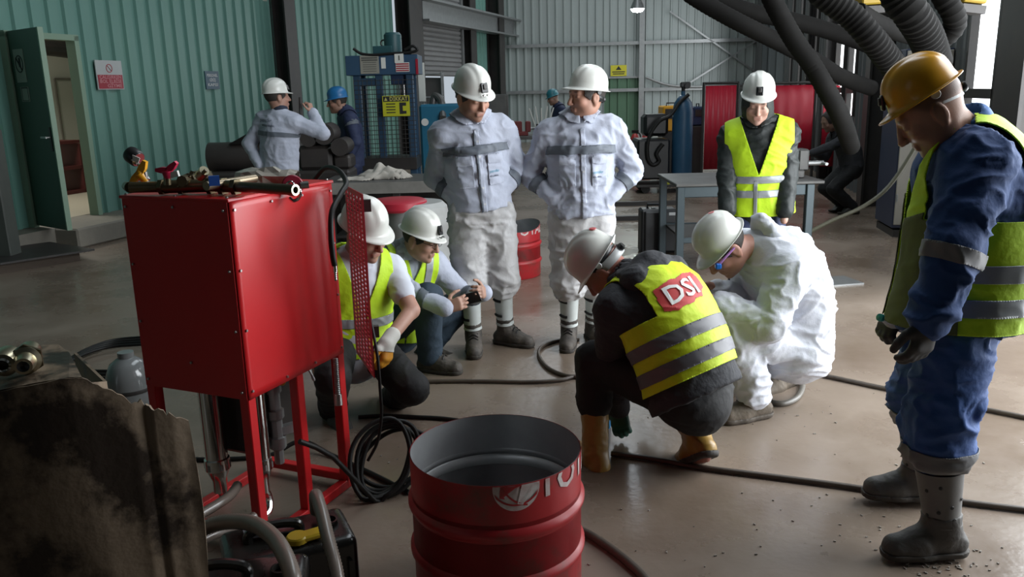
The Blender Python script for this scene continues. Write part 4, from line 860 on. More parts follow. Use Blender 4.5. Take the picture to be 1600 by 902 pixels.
# control cabinet at the right
p = fl(1392, 371); x0, y0 = p[0], p[1]; zc = at(1392, 77, y0)[2]; rc_ = thing('control_cabinet', p, 'tall control cabinet with a beige front and dark blue side', 'cabinet')
rot = Matrix.Translation((x0, y0, 0)) @ Matrix.Rotation(math.radians(-9), 4, 'Z')
MB(rot).box((.24, .35, zc/2+.05), (.48, .7, zc-.1), None, .01).build('body', M('cab_blue', (.022, .03, .06), rough=.5), rc_)
MB(rot).box((.24, -.008, zc/2+.06), (.46, .016, zc-.16), None, .006).build('front_door', 'beige', rc_); MB(rot).box((.22, .35, .04), (.40, .66, .08)).build('plinth', 'dark_steel', rc_)
for z in (.4, 1.0, 1.6): MB(rot).cyl((.02, -.02, z), (.02, -.02, z+.08), .012, n=8).build('hinge', 'galv', rc_)
MB(rot).bar((.38, -.02, 1.0), (.38, -.02, 1.14), .03, .02).build('latch', 'black_plastic', rc_)
MB().tube([at(1258, 366, 7.9), at(1300, 345, 8.1), at(1350, 322, 8.3), at(1390, 290, 8.35), at(1430, 230, 8.4), at(1450, 190, 8.4)], .02, 8).build('air_hose', M('olive_hose', (.10, .095, .06), rough=.5), None, True, 60, 'thin olive hose rising in front of the control cabinet', 'hose')
# fume extraction hoses and their yellow arms
M('duct_black', (.006, .0058, .0055), (.010, .0095, .009), rough=.75, scale=8, spec=.08)
def duct(pts, r, label, rib=.05):
    MB().tube(pts, r, 26, rib=r*rib, pitch=.034, sub=10).build('extraction_hose', 'duct_black', None, True, 24, label, 'hose', 'fume extraction hoses')
duct([at(1060, -25, 6.5), at(1086, -4, 6.5), at(1145, 30, 6.5), at(1229, 72, 6.6), at(1275, 96, 6.8), at(1314, 120, 7.0), at(1362, 138, 7.3)], .062, 'lowest black extraction hose sagging above the hooded man')
duct([at(1080, -25, 7.0), at(1112, -4, 7.0), at(1171, 18, 7.0), at(1226, 30, 7.1), at(1281, 44, 7.2), at(1346, 66, 7.3), at(1400, 90, 7.4)], .066, 'nearly level black extraction hose running to the right')
duct([at(1196, -30, 6.1), at(1205, -4, 6.1), at(1222, 30, 6.1), at(1243, 66, 6.1), at(1268, 101, 6.1), at(1291, 140, 6.1), at(1314, 184, 6.2), at(1330, 230, 6.6)], .066, 'black extraction hose dropping steeply to the red screen')
duct([at(1255, -40, 5.2), at(1288, -6, 5.2), at(1327, 22, 5.2), at(1359, 56, 5.2), at(1389, 94, 5.3), at(1410, 125, 5.4), at(1425, 160, 5.5)], .074, 'thick ribbed extraction hose left of the yellow helmet', .08)
duct([at(1390, -40, 4.6), at(1405, -4, 4.6), at(1425, 22, 4.6), at(1447, 58, 4.7), at(1462, 100, 4.9)], .085, 'widest ribbed extraction hose above the yellow helmet', .08)
duct([at(1470, -30, 5.0), at(1474, -5, 5.0), at(1488, 18, 5.0), at(1492, 38, 5.05), at(1478, 56, 5.1), at(1462, 62, 5.2)], .06, 'short curled extraction hose above the helmet at right', .08)
duct([at(1340, 18, 5.9), at(1370, 36, 6.0), at(1405, 50, 6.1), at(1440, 60, 6.3)], .06, 'short dark extraction hose joining behind the thick one')
M('arm_yellow', (.36, .24, .015), (.28, .18, .012), rough=.5, scale=3)
for (a, b_, Yq, lab) in (((1340, 6), (1396, 2), 6.3, 'yellow extraction arm beam left of the ribbed hose'), ((1498, 0), (1534, 4), 5.6, 'yellow extraction arm beam above the yellow helmet')):
    p, q_ = at(*a, Yq), at(*b_, Yq); t = thing('fume_extractor', p, lab, 'extractor', 'yellow fume extractors'); MB().bar(Vector(p)+Vector((0, 0, .05)), Vector(q_)+Vector((0, 0, .05)), .16, .13, bev=.01).build('beam', 'arm_yellow', t); MB().bar(Vector((p+q_)/2)+Vector((0, 0, .1)), Vector((p+q_)/2)+Vector((.1, .3, 1.4)), .1, .1).build('mast', 'dark_steel', t); MB().bar(Vector(p)+Vector((0, -.0, -.05)), Vector(q_)+Vector((0, 0, -.05)), .12, .05).build('lower_link', 'dark_steel', t)
# ------------------------------------------------------------------ figures: smooth blended volumes meshed into continuous surfaces
def cap(a, b, ra, rb=None, k=.03, fx=None, ff=1., op='add'): return dict(t='cap', a=np.asarray(a, float), b=np.asarray(b, float), ra=ra, rb=ra if rb is None else rb, k=k, fx=fx, ff=ff, op=op)
def ell(c, R, rad, k=.02, op='add'): return dict(t='ell', c=np.asarray(c, float), R=np.asarray(R, float), r=np.asarray(rad, float), k=k, op=op)
def cut(p, n): return dict(t='half', p=np.asarray(p, float), n=nrm(n), op='cut', k=0)       # removes what lies on the side n points to
def pdist(p, x, y, z):
    if p['t'] == 'cap':
        a, b_ = p['a'], p['b']; d = b_-a; dd = max(float(d @ d), 1e-9); qx, qy, qz = x-a[0], y-a[1], z-a[2]
        t = np.clip((qx*d[0]+qy*d[1]+qz*d[2])/dd, 0, 1); qx = qx-d[0]*t; qy = qy-d[1]*t; qz = qz-d[2]*t
        if p['fx'] is not None:
            f = p['fx']; s = (qx*f[0]+qy*f[1]+qz*f[2])*(1/p['ff']-1); qx = qx+f[0]*s; qy = qy+f[1]*s; qz = qz+f[2]*s
        return np.sqrt(qx*qx+qy*qy+qz*qz)-(p['ra']+(p['rb']-p['ra'])*t)
    if p['t'] == 'ell':
        c, R, r = p['c'], p['R'], p['r']; qx, qy, qz = x-c[0], y-c[1], z-c[2]
        u = [(qx*R[0, i]+qy*R[1, i]+qz*R[2, i]) for i in range(3)]
        k0 = np.sqrt(sum((u[i]/r[i])**2 for i in range(3))); k1 = np.sqrt(sum((u[i]/r[i]**2)**2 for i in range(3)))
        return k0*(k0-1)/np.maximum(k1, 1e-6)
    n = p['n']; return (x-p['p'][0])*n[0]+(y-p['p'][1])*n[1]+(z-p['p'][2])*n[2]
def pbox(p):
    if p['t'] == 'cap':
        r = max(p['ra'], p['rb']); return np.minimum(p['a'], p['b'])-r, np.maximum(p['a'], p['b'])+r
    if p['t'] == 'ell':
        r = p['r'].max(); return p['c']-r, p['c']+r
    return None
def axis_pts(lo, hi, coarse, fine, iv):
    pts = [lo]
    while pts[-1] < hi:
        x = pts[-1]; pts.append(x+(fine if any(a-coarse <= x <= b_ for a, b_ in iv) else coarse))
    return np.array(pts)
def smin(a, b_, k):
    if k <= 0: return np.minimum(a, b_)
    h = np.maximum(k-np.abs(a-b_), 0)/k; return np.minimum(a, b_)-h*h*k*.25
def sdf_mesh(prims, vox, fine=None, boxes=()):
    bs = [pbox(p) for p in prims if p['op'] == 'add']; lo = np.min([b_[0] for b_ in bs], 0)-.03; hi = np.max([b_[1] for b_ in bs], 0)+.03
    ax = [axis_pts(lo[i], hi[i], vox, fine or vox, [(b_[0][i], b_[1][i]) for b_ in boxes] if fine else []) for i in range(3)]
    D = np.full([len(a) for a in ax], .5, np.float32)
    for p in prims:
        if p['op'] == 'cut':
            d = pdist(p, ax[0][:, None, None], ax[1][None, :, None], ax[2][None, None, :]); np.maximum(D, d, out=D); continue
        a, b_ = pbox(p); m = p['k']+2.2*vox; sl = tuple(slice(max(0, np.searchsorted(ax[i], a[i]-m)-1), np.searchsorted(ax[i], b_[i]+m)+1) for i in range(3))
        d = pdist(p, ax[0][sl[0]][:, None, None], ax[1][sl[1]][None, :, None], ax[2][sl[2]][None, None, :])
        D[sl] = smin(D[sl], d, p['k']) if p['op'] == 'add' else -smin(-D[sl], d, p['k'])
    return snet(D, ax)
def snet(D, ax):
    ins = D < 0; c = np.zeros([n-1 for n in D.shape], np.int8)
    for o in np.ndindex(2, 2, 2): c += ins[o[0]:o[0]+c.shape[0], o[1]:o[1]+c.shape[1], o[2]:o[2]+c.shape[2]]
    act = (c > 0) & (c < 8); I = np.argwhere(act); idx = np.full(c.shape, -1, np.int64); idx[act] = np.arange(len(I))
    acc = np.zeros((len(I), 3)); cnt = np.zeros(len(I))
    cor = list(np.ndindex(2, 2, 2))
    for o1 in cor:
        for a in range(3):
            if o1[a]: continue
            o2 = list(o1); o2[a] = 1
            J1 = I+o1; J2 = I+o2; v1 = D[J1[:, 0], J1[:, 1], J1[:, 2]].astype(float); v2 = D[J2[:, 0], J2[:, 1], J2[:, 2]].astype(float)
            m = (v1 < 0) != (v2 < 0); t = v1[m]/(v1[m]-v2[m])
            P1 = np.stack([ax[i][J1[m, i]] for i in range(3)], 1); P2 = np.stack([ax[i][J2[m, i]] for i in range(3)], 1)
            acc[m] += P1+(P2-P1)*t[:, None]; cnt[m] += 1
    V = acc/np.maximum(cnt, 1)[:, None]; Q = []
    for a in range(3):
        b_, d = (a+1) % 3, (a+2) % 3; s1 = [slice(None)]*3; s2 = [slice(None)]*3; s1[a] = slice(None, -1); s2[a] = slice(1, None)
        e = ins[tuple(s1)] != ins[tuple(s2)]; E = np.argwhere(e); E = E[(E[:, b_] > 0) & (E[:, d] > 0) & (E[:, b_] < D.shape[b_]-1) & (E[:, d] < D.shape[d]-1)]
        q = []
        for db, dd in ((-1, -1), (0, -1), (0, 0), (-1, 0)):
            J = E.copy(); J[:, b_] += db; J[:, d] += dd; q.append(idx[J[:, 0], J[:, 1], J[:, 2]])
        q = np.stack(q, 1); fl_ = ~ins[E[:, 0], E[:, 1], E[:, 2]]; q[fl_] = q[fl_][:, ::-1]; Q.append(q)
    Q = np.concatenate(Q); Q = Q[(Q >= 0).all(1)]; return V, Q
def vnormals(V, F):
    N = np.zeros_like(V); a, b_, c = V[F[:, 0]], V[F[:, 1]], V[F[:, 2]]; fn = np.cross(b_-a, c-a)
    for i in range(F.shape[1]): np.add.at(N, F[:, i], fn)
    return N/(np.linalg.norm(N, axis=1, keepdims=True)+1e-12)
def relax(V, F, it=1, lam=.5):
    for _ in range(it):
        S = np.zeros_like(V); C = np.zeros(len(V)); n = F.shape[1]
        for i in range(n):
            np.add.at(S, F[:, i], V[F[:, (i+1) % n]]); np.add.at(C, F[:, i], 1)
            np.add.at(S, F[:, (i+1) % n], V[F[:, i]]); np.add.at(C, F[:, (i+1) % n], 1)
        V = V+(S/np.maximum(C, 1)[:, None]-V)*lam
    return V
def vnoise(P, seed=0):
    """smooth lattice noise in 0..1"""
    I = np.floor(P).astype(np.int64); f = P-I; f = f*f*f*(f*(f*6-15)+10); r = 0
    for o in np.ndindex(2, 2, 2):
        J = I+np.array(o); h = (J[:, 0]*73856093) ^ (J[:, 1]*19349663) ^ (J[:, 2]*83492791) ^ (seed*2654435761); h = (h ^ (h >> 13))*1274126177; h = (h ^ (h >> 16)) & 0xffff
        w = np.where(o[0], f[:, 0], 1-f[:, 0])*np.where(o[1], f[:, 1], 1-f[:, 1])*np.where(o[2], f[:, 2], 1-f[:, 2]); r = r+w*(h/65535.)
    return r
def folds(V, F, amp, seed, sc=1., main=None):
    """cloth creases pushed along the surface normal"""
    m = nrm(V3(.1, .1, 1) if main is None else main); Q = V/sc+m*((V @ m)*.55)[:, None]/sc
    wv = np.stack([vnoise(Q*5.5, seed+k) for k in (1, 2, 3)], 1)-.5; Q2 = Q+wv*.16; s = 0
    for k, (f, w) in enumerate(((7., .62), (13., .5), (24., .10))):
        n = vnoise(Q2*f, seed+11*k+5); rd = 1-np.abs(2*n-1); s = s+w*(rd**2.2-.42)
    wt = .45+.9*vnoise(V*3.2, seed+77)
    return V+vnormals(V, F)*(s*wt*amp*1.5)[:, None]
def q2t(Q): return np.concatenate([Q[:, [0, 1, 2]], Q[:, [0, 2, 3]]]) if Q.shape[1] == 4 else Q
def ik(a, c, l1, l2, pole):
    a, c, pole = map(lambda v: np.asarray(v, float), (a, c, pole)); d = c-a; L = np.linalg.norm(d); mx = (l1+l2)*.998
    if L > mx: k = L/mx; l1 *= k; l2 *= k
    x = d/L; p = pole-a; p = p-x*(p @ x); p = nrm(p); ca = (l1*l1+L*L-l2*l2)/(2*L); h = math.sqrt(max(l1*l1-ca*ca, 0)); return a+x*ca+p*h
def hand_prims(w, d, pn, side, curl=.35, S=1., e=0., curls=None, thumb=.5):
    """palm, four jointed fingers and a thumb; d points to the fingers, pn out of the palm, side 'R' or 'L'"""
    d = nrm(d); pn = nrm(pn-d*(np.asarray(pn) @ d)); th = np.cross(d, pn)*(1 if side == 'R' else -1); out = []; w = np.asarray(w, float); k = .010
    offs = (.030, .010, -.010, -.029); lens = (.074, .084, .078, .060)
    for i in range(4):
        kn = w+(d*(.088-.004*abs(i-1))+th*offs[i])*S; out.append(cap(w+(d*.015+th*offs[i]*.7)*S, kn, .0145*S+e, .0125*S+e, .016)); p = kn; ang = 0; c = curl if curls is None else curls[i]
        for j, (fr, r0, r1) in enumerate(((.46, .0098, .009), (.30, .009, .0083), (.24, .0083, .0072))):
            ang += c*(1.15, 1.45, .95)[j]; v = d*math.cos(ang)+pn*math.sin(ang)+th*(.05*(1.5-i)); q = p+nrm(v)*lens[i]*fr*S; out.append(cap(p, q, r0*S+e, r1*S+e, k*.5)); p = q
    b0 = w+(d*.022+th*.026+pn*.006)*S; t1 = b0+nrm(d*.55+th*.75+pn*.35*thumb)*.045*S; t2 = t1+nrm(d*.9+th*.35+pn*.5*thumb)*.036*S; t3 = t2+nrm(d*1.+th*.05+pn*.7*thumb)*.028*S
    out += [cap(b0, t1, .015*S+e, .0115*S+e, .014), cap(t1, t2, .0112*S+e, .0102*S+e, .004), cap(t2, t3, .0102*S+e, .0085*S+e, .004)]
    return out
def basis(hf, hu):
    f = nrm(hf); r = nrm(np.cross(f, hu)); u = np.cross(r, f); return np.stack([r, f, u], 1)
SKINS = {}
class Fig:
    def __init__(s, label, pel, nk, hd, hf, rs, rp=None, hu=None, S=1., bow=0., wR=None, eR=None, wL=None, eL=None, aR=None, kR=None, aL=None, kL=None, tR=None, tL=None, nR=(0, 0, 1), nL=(0, 0, 1), hR=None, hL=None, vox=.010, fine=.006, seed=1, group='workers around the pump', fat=1., straight=False, hs=1.13):
        A = lambda v: None if v is None else np.asarray(v, float)
        s.S = S; s.hs = S*hs; s.vox = vox; s.fine = fine; s.seed = seed; s.fat = fat
        s.pel, s.nk, s.hd = A(pel), A(nk), A(hd); s.up = nrm(s.nk-s.pel); s.rs = A(rs); s.rs = nrm(s.rs-s.up*(s.rs @ s.up)); s.rp = s.rs if rp is None else nrm(A(rp)); s.fw = np.cross(s.up, s.rs); s.fp = np.cross(V3(0, 0, 1), s.rp)
        s.sp1 = s.pel+(s.nk-s.pel)*.42-s.fw*bow; s.sp2 = s.pel+(s.nk-s.pel)*.70-s.fw*bow*.9; s.top = s.nk-s.up*.125*S
        shc = s.nk-s.up*.075*S; s.sh = dict(R=shc+s.rs*.178*S*fat, L=shc-s.rs*.178*S*fat); s.hip = dict(R=s.pel+s.rp*.088*S, L=s.pel-s.rp*.088*S)
        dn_ = V3(0, 0, -1)
        w = dict(R=A(wR), L=A(wL)); e = dict(R=A(eR), L=A(eL)); a = dict(R=A(aR), L=A(aL)); kn = dict(R=A(kR), L=A(kL)); t = dict(R=tR, L=tL); s.el = {}; s.wr = {}; s.an = {}; s.kn = {}; s.toe = {}; s.sn = dict(R=A(nR), L=A(nL))
        for c, sg in (('R', 1), ('L', -1)):
            if w[c] is None: w[c] = s.sh[c]+V3(0, 0, -.5*S)+s.fw*.08+s.rs*sg*.06
            if e[c] is None: e[c] = s.sh[c]+V3(0, 0, -.3*S)-s.fw*.15+s.rs*sg*.12
            s.wr[c] = w[c]; s.el[c] = ik(s.sh[c], w[c], .285*S, .255*S, e[c])
            if a[c] is None: a[c] = np.array([s.hip[c][0]+s.rp[0]*sg*.03, s.hip[c][1]+s.rp[1]*sg*.03, .092])
            if kn[c] is None: kn[c] = (s.hip[c]+a[c])/2+s.fp*.4
            s.an[c] = a[c]; lk = min(1., np.linalg.norm(s.hip[c]-a[c])*1.008/(.855*S)) if straight else 1.; s.kn[c] = ik(s.hip[c], a[c], .435*S*lk, .42*S*lk, kn[c]); s.toe[c] = nrm(s.fp if t[c] is None else A(t[c]))
        s.hands = dict(R=hR, L=hL)
        hu = nrm(s.hd-s.nk)+V3(0, 0, .8) if hu is None else A(hu); s.HR = basis(hf, hu)
        gb_ = V3(s.pel[0], s.pel[1], 0); s.root = thing('person', gb_, label, 'person', group)
    def H(s, x, y, z): return s.hd+s.HR @ (V3(x, y, z)*s.hs)
    def HL(s, V): return ((V-s.hd) @ s.HR)/s.hs
    def spine_h(s, V): return (V-s.pel) @ s.up
    def lat(s, V): return (V-s.pel) @ s.rs
    def front(s, V):
        h = s.spine_h(V); return (V-s.pel) @ s.fw
    def torso(s, e=0., low=0., flat=.70, k=.05, sh=True, drop=0.):
        S = s.S; F_ = s.fat; fw = s.fw; P = [cap(s.pel-s.up*drop, s.sp1, (.142+low)*S*F_+e, .134*S*F_+e+low*.6, k, s.fw, flat+.04), cap(s.sp1, s.sp2, .136*S*F_+e+low*.6, .152*S*F_+e, k, fw, flat), cap(s.sp2, s.top, .152*S*F_+e, .118*S*F_+e, k, fw, flat)]
        if sh: P += [cap(s.sh['R']-s.rs*.03, s.sh['L']+s.rs*.03, .062*S+e*.8, None, k)]
        P += [cap(s.nk, s.sh['R'], .045*S+e*.5, .05*S+e*.5, k), cap(s.nk, s.sh['L'], .045*S+e*.5, .05*S+e*.5, k)]
        return P
    def arm(s, c, e=0., f=1., k=.03, end=1., r=(.054, .045, .041, .030)):
        S = s.S; w = s.el[c]+(s.wr[c]-s.el[c])*end; return [cap(s.sh[c], s.el[c], r[0]*S+e, r[1]*S+e, k), cap(s.el[c], w, r[2]*S+e, r[3]*S+e*f, .015)]
    def leg(s, c, e=0., f=1., k=.03, end=1., r=(.085, .058, .056, .038)):
        S = s.S; w = s.kn[c]+(s.an[c]-s.kn[c])*end; return [cap(s.hip[c], s.kn[c], r[0]*S+e, r[1]*S+e, k), cap(s.kn[c], w, r[2]*S+e, r[3]*S+e*f, .02)]
    def head_prims(s):
        S = s.hs; R = s.HR; H = s.H; E = lambda c, r, k=.02, op='add': ell(H(*c), R, V3(*r)*S, k, op)
        P = [E((0, -.012, .040), (.075, .094, .088), .03), E((0, .022, -.020), (.064, .072, .088), .03), E((0, .045, -.083), (.040, .040, .030), .03), E((.045, .012, -.055), (.022, .045, .035), .03), E((-.045, .012, -.055), (.022, .045, .035), .03),
             cap(H(-.034, .078, .030), H(.034, .078, .030), .013*S, None, .015), E((.040, .062, -.022), (.024, .026, .022), .02), E((-.040, .062, -.022), (.024, .026, .022), .02),
             E((.031, .103, .010), (.017, .016, .012), .012, 'sub'), E((-.031, .103, .010), (.017, .016, .012), .012, 'sub'), E((.031, .078, .008), (.014, .0135, .0115), .004), E((-.031, .078, .008), (.014, .0135, .0115), .004),
             cap(H(0, .092, .022), H(0, .112, -.026), .007*S, .0115*S, .010), E((0, .112, -.029), (.011, .011, .009), .006), E((.011, .101, -.031), (.008, .010, .007), .006), E((-.011, .101, -.031), (.008, .010, .007), .006),
             cap(H(-.019, .088, -.056), H(.019, .088, -.056), .0065*S, None, .006), cap(H(-.016, .087, -.0665), H(.016, .087, -.0665), .0075*S, None, .006), cap(H(-.022, .100, -.0612), H(.022, .100, -.0612), .0025*S, None, .003, None, 1., 'sub'),
             E((0, .072, -.096), (.020, .018, .016), .015)]
        for sg in (1, -1): P += [E((sg*.076, -.008, -.004), (.009, .022, .032), .006), E((sg*.072, -.006, -.034), (.008, .011, .012), .006), E((sg*.088, -.002, .0), (.007, .013, .018), .004, 'sub')]
        P += [cap(H(0, -.022, -.03), s.nk-s.fw*.0, .054*S, .060*S, .03)]; return P
    def body(s, skin=(.42, .22, .15), stubble=0., stub_col=(.10, .06, .045), brow=(.03, .02, .015), lids=True, hair_stub=None, eyes_open=False):
        S = s.S; P = s.torso(); boxes = [(s.hd-.17*S, s.hd+.17*S)]
        for c in 'RL':
            P += s.arm(c)+s.leg(c); f0 = s.an[c]-s.sn[c]*.07; P += [cap(s.an[c], f0+s.toe[c]*.13, .035, .022, .02), cap(f0-s.toe[c]*.03, f0+s.toe[c]*.1, .03, .026, .02)]
            h = s.hands[c]
            if h: P += hand_prims(s.wr[c], h['d'], h['p'], c, h.get('curl', .35), S, 0., h.get('curls'), h.get('thumb', .5)); b_ = s.wr[c]+nrm(h['d'])*.09; boxes.append((b_-.11, b_+.11))
            else: P += [cap(s.wr[c], s.wr[c]+nrm(s.wr[c]-s.el[c])*.06, .03*S, .026*S, .02)]
        P += s.head_prims(); V, Q = sdf_mesh(P, max(s.vox, .014), s.fine, boxes)
        o = from_arrays('body', V, Q, None, s.root, True); L = s.HL(V); C = np.tile(np.array(skin), (len(V), 1))
        def blend(m, col): C[:] = C*(1-m[:, None])+np.array(col)*m[:, None]
        g = lambda c, r: np.exp(-(((L-np.array(c))/np.array(r))**2).sum(1))
        near = (np.linalg.norm(L, axis=1) < .17)
        blend(near*.30*(g((.045, .06, -.03), (.03, .03, .025))+g((-.045, .06, -.03), (.03, .03, .025))+g((0, .115, -.03), (.015, .02, .015))), (.48, .17, .12))
        blend(np.clip(near*.75*g((0, .092, -.061), (.022, .014, .009)), 0, 1), (.30, .11, .09))
        if stubble: m = near*(1/(1+np.exp((L[:, 2]+.040-.010*np.clip((np.abs(L[:, 0])-.03)/.02, 0, 1))/.007)))*(1/(1+np.exp(-(L[:, 1]-.012)/.01)))*(1/(1+np.exp(-(L[:, 2]+.125)/.01))); blend(np.clip(m, 0, 1)*stubble*(1-np.clip(g((0, .092, -.061), (.020, .014, .006)), 0, 1)), stub_col)
        for sg in (1, -1):
            blend(np.clip(near*1.1*g((sg*.031, .094, .034), (.017, .014, .0045)), 0, .9), brow); blend(np.clip(near*.9*g((sg*.031, .092, .002 if not eyes_open else .008), (.012, .008, .0032)), 0, .85), (.03, .02, .02))
        if hair_stub is not None: m = near*(1/(1+np.exp(-(L[:, 2]-.012-np.clip(L[:, 1]-.01, 0, 1)*1.0)/.006)))*(1/(1+np.exp((L[:, 1]-.055)/.008))); blend(np.clip(m, 0, 1)*.8, hair_stub)
        at_ = o.data.attributes.new('Col', 'FLOAT_COLOR', 'POINT'); at_.data.foreach_set('color', np.concatenate([C, np.ones((len(V), 1))], 1).astype(np.float32).ravel())
        o.data.materials.clear(); o.data.materials.append(M('skin', skin, rough=.48, attr='Col', bump=.08, bscale=300, spec=.4)); s.ob = o; return o
    def hair(s, col='hair_dark', low=-.055):
        P = [dict(p) for p in s.head_prims()[:2]]
        for p in P: p['r'] = p['r']+.005*s.hs
        V, Q = sdf_mesh(P, .008); T = q2t(Q); L = s.HL(V)
        sc = np.minimum(L[:, 2]-low-np.clip(L[:, 1]+.035, 0, 1)*.75, .055-L[:, 1]); ear = np.hypot((L[:, 1]+.006)/.026, (L[:, 2]+.008)/.04)-1; sc = np.minimum(sc, ear*.03)
        V2, T2 = clip_tris(V, T, sc); from_arrays('hair', V2, T2, col, s.root, True, .004)
    def garment(s, name, prims, mat, vox=None, amp=.007, sc=1., seed=None, parent=None, main=None, it=1):
        V, Q = sdf_mesh(prims, vox or s.vox); V = relax(V, Q, it)
        if amp: V = folds(V, Q, amp, s.seed*7+(seed or 0), sc, main)
        o = from_arrays(name, V, Q, mat, parent or s.root, True); return o, V, Q
    def patch(s, name, V, Q, scal, mat, parent, off=.004, solid=.003):
        T = q2t(Q) if Q.shape[1] == 4 else Q; N = vnormals(V, Q)
        for f in scal:
            sc = f(V) if callable(f) else f
            V, T, N = clip_tris(V, T, sc, N)
            if not len(T): return None
        return from_arrays(name, V+N*off, T, mat, parent, True, solid)
    def jacket(s, mat, e=.034, hem=.02, drop=.03, amp=.008, sleeve=(.064, .056, .052, .042), cuff=.97, collar=.035, low=.02, name='jacket', flat=.74, collar_mat=None):
        S = s.S; P = s.torso(e, low, flat, .06, drop=drop)
        P += [cut(s.pel+s.up*hem, -s.up)]
        for c in 'RL': P += s.arm(c, .012, 1., .035, cuff, sleeve)
        if collar: P += [cap(s.nk-s.up*.02, s.nk+(s.hd-s.nk)*.34, .073*S, .070*S, .02), cap(s.nk+(s.hd-s.nk)*.3, s.nk+(s.hd-s.nk)*.8+s.fw*.0, .060*S, .062*S, .004, None, 1., 'sub')]
        o, V, Q = s.garment(name, P, mat, amp=amp, seed=1); s.jk = (o, V, Q); s.hem = hem
        s.tor_d = s.torso(e, low, flat, .06); L = np.linalg.norm(s.nk-s.pel)
        if collar:
            rad = lambda v: np.linalg.norm((v-s.nk)-((v-s.nk) @ s.up)[:, None]*s.up, axis=1)
            s.patch('collar', V, Q, [lambda v: s.spine_h(v)-(L-.022), lambda v: .125*S-rad(v), lambda v: np.where(s.front(v) > 0, np.abs(s.lat(v))-.012, 1.)], collar_mat or mat, o, .012, .007)
        return o
    def arm_d(s, V, cs='RL'): return np.min([pdist(p, V[:, 0], V[:, 1], V[:, 2]) for c in cs for p in s.arm(c, .012, 1., .035, 1., (.064, .056, .052, .042))], 0)
    def tor(s, V): return np.min([pdist(p, V[:, 0], V[:, 1], V[:, 2]) for p in s.tor_d], 0)
    def on_torso(s, V): return s.arm_d(V)-s.tor(V)+.006
    def band(s, h0, h1, mat, src=None, parent=None, name='reflective_band', extra=(), tor=True, off=.010):
        o, V, Q = src or s.jk; f = [lambda v: s.spine_h(v)-h0, lambda v: h1-s.spine_h(v)]
        if tor: f.append(s.on_torso)
        return s.patch(name, V, Q, f+list(extra), mat, parent or o, off)
    def armband(s, c, t0, t1, mat, seg='lower', tor=.012, rad=.085):
        o, V, Q = s.jk; a, b_ = (s.el[c], s.wr[c]) if seg == 'lower' else (s.sh[c], s.el[c]); d = b_-a; L2 = d @ d
        tt = lambda v: ((v-a) @ d)/L2
        def near(v):
            q = v-a; t = np.clip(tt(v), 0, 1); return rad*s.S-np.linalg.norm(q-t[:, None]*d, axis=1)
        return s.patch('reflective_band', V, Q, [lambda v: tt(v)-t0, lambda v: t1-tt(v), near, lambda v: s.tor(v)+tor], mat, o)
    def trousers(s, mat, e=.026, f=1., end=.93, amp=.008, top=.10, r=(.094, .070, .070, .058), name='trousers', k=.04):
        P = [cap(s.pel-s.up*.02, s.pel+s.up*.08, .140*s.S*s.fat+e*.6, .132*s.S*s.fat+e*.6, .05, s.fw, .78), cut(s.pel+s.up*top, s.up)]
        for c in 'RL': P += s.leg(c, e*.6, f, k, end, r)
        return s.garment(name, P, mat, amp=amp, seed=2, main=(0, 0, .8))
    def boots(s, mat, sole_mat, shaft=.30, w=1., shaft_r=(.050, .058), name='boot', laces=None, amp=.003, toe_r=1.):
        out = []
        for c in 'RL':
            n = nrm(s.sn[c]); d = s.toe[c]; d = nrm(d-n*(d @ n)); a = s.an[c]; f0 = a-n*.088; S = s.S*w; kn = s.kn[c]
            P = [cap(f0-d*.045+n*.05, f0+d*.09+n*.046, .047*S, .046*S, .02), cap(f0+d*.09+n*.044, f0+d*.168+n*.04, .050*S, .045*S*toe_r, .02), cap(f0+n*.11, f0+d*.10+n*.055, .046*S, .042*S, .03)]
            if shaft: P.append(cap(a+n*.01, a+(kn-a)*shaft, shaft_r[0]*S, shaft_r[1]*S, .03)); P.append(cut(a+(kn-a)*shaft, kn-a))
            P.append(cut(f0+n*.018, -n)); o, V, Q = s.garment(name, P, mat, vox=.008, amp=amp, sc=.6, seed=5)
            q = [cap(f0-d*.045+n*.03, f0+d*.09+n*.028, .053*S, .052*S, .02), cap(f0+d*.09+n*.028, f0+d*.168+n*.028, .056*S, .051*S*toe_r, .02), cut(f0+n*.030, n), cut(f0+n*.003, -n)]
            V2, Q2 = sdf_mesh(q, .008); from_arrays('sole', V2, Q2, sole_mat, o, True, 0, 40)
            if laces:
                b_ = MB(); sd = np.cross(n, d)
                for i in range(4):
                    p = f0+n*(.125-.014*i+.03)+d*(.035+.022*i)
                    b_.tube([p-sd*.03-n*.012, p+n*.006, p+sd*.03-n*.012], .004, 6)
                b_.build('laces', laces, o, True, kind='stuff')
            out.append((o, V, Q))
        return out
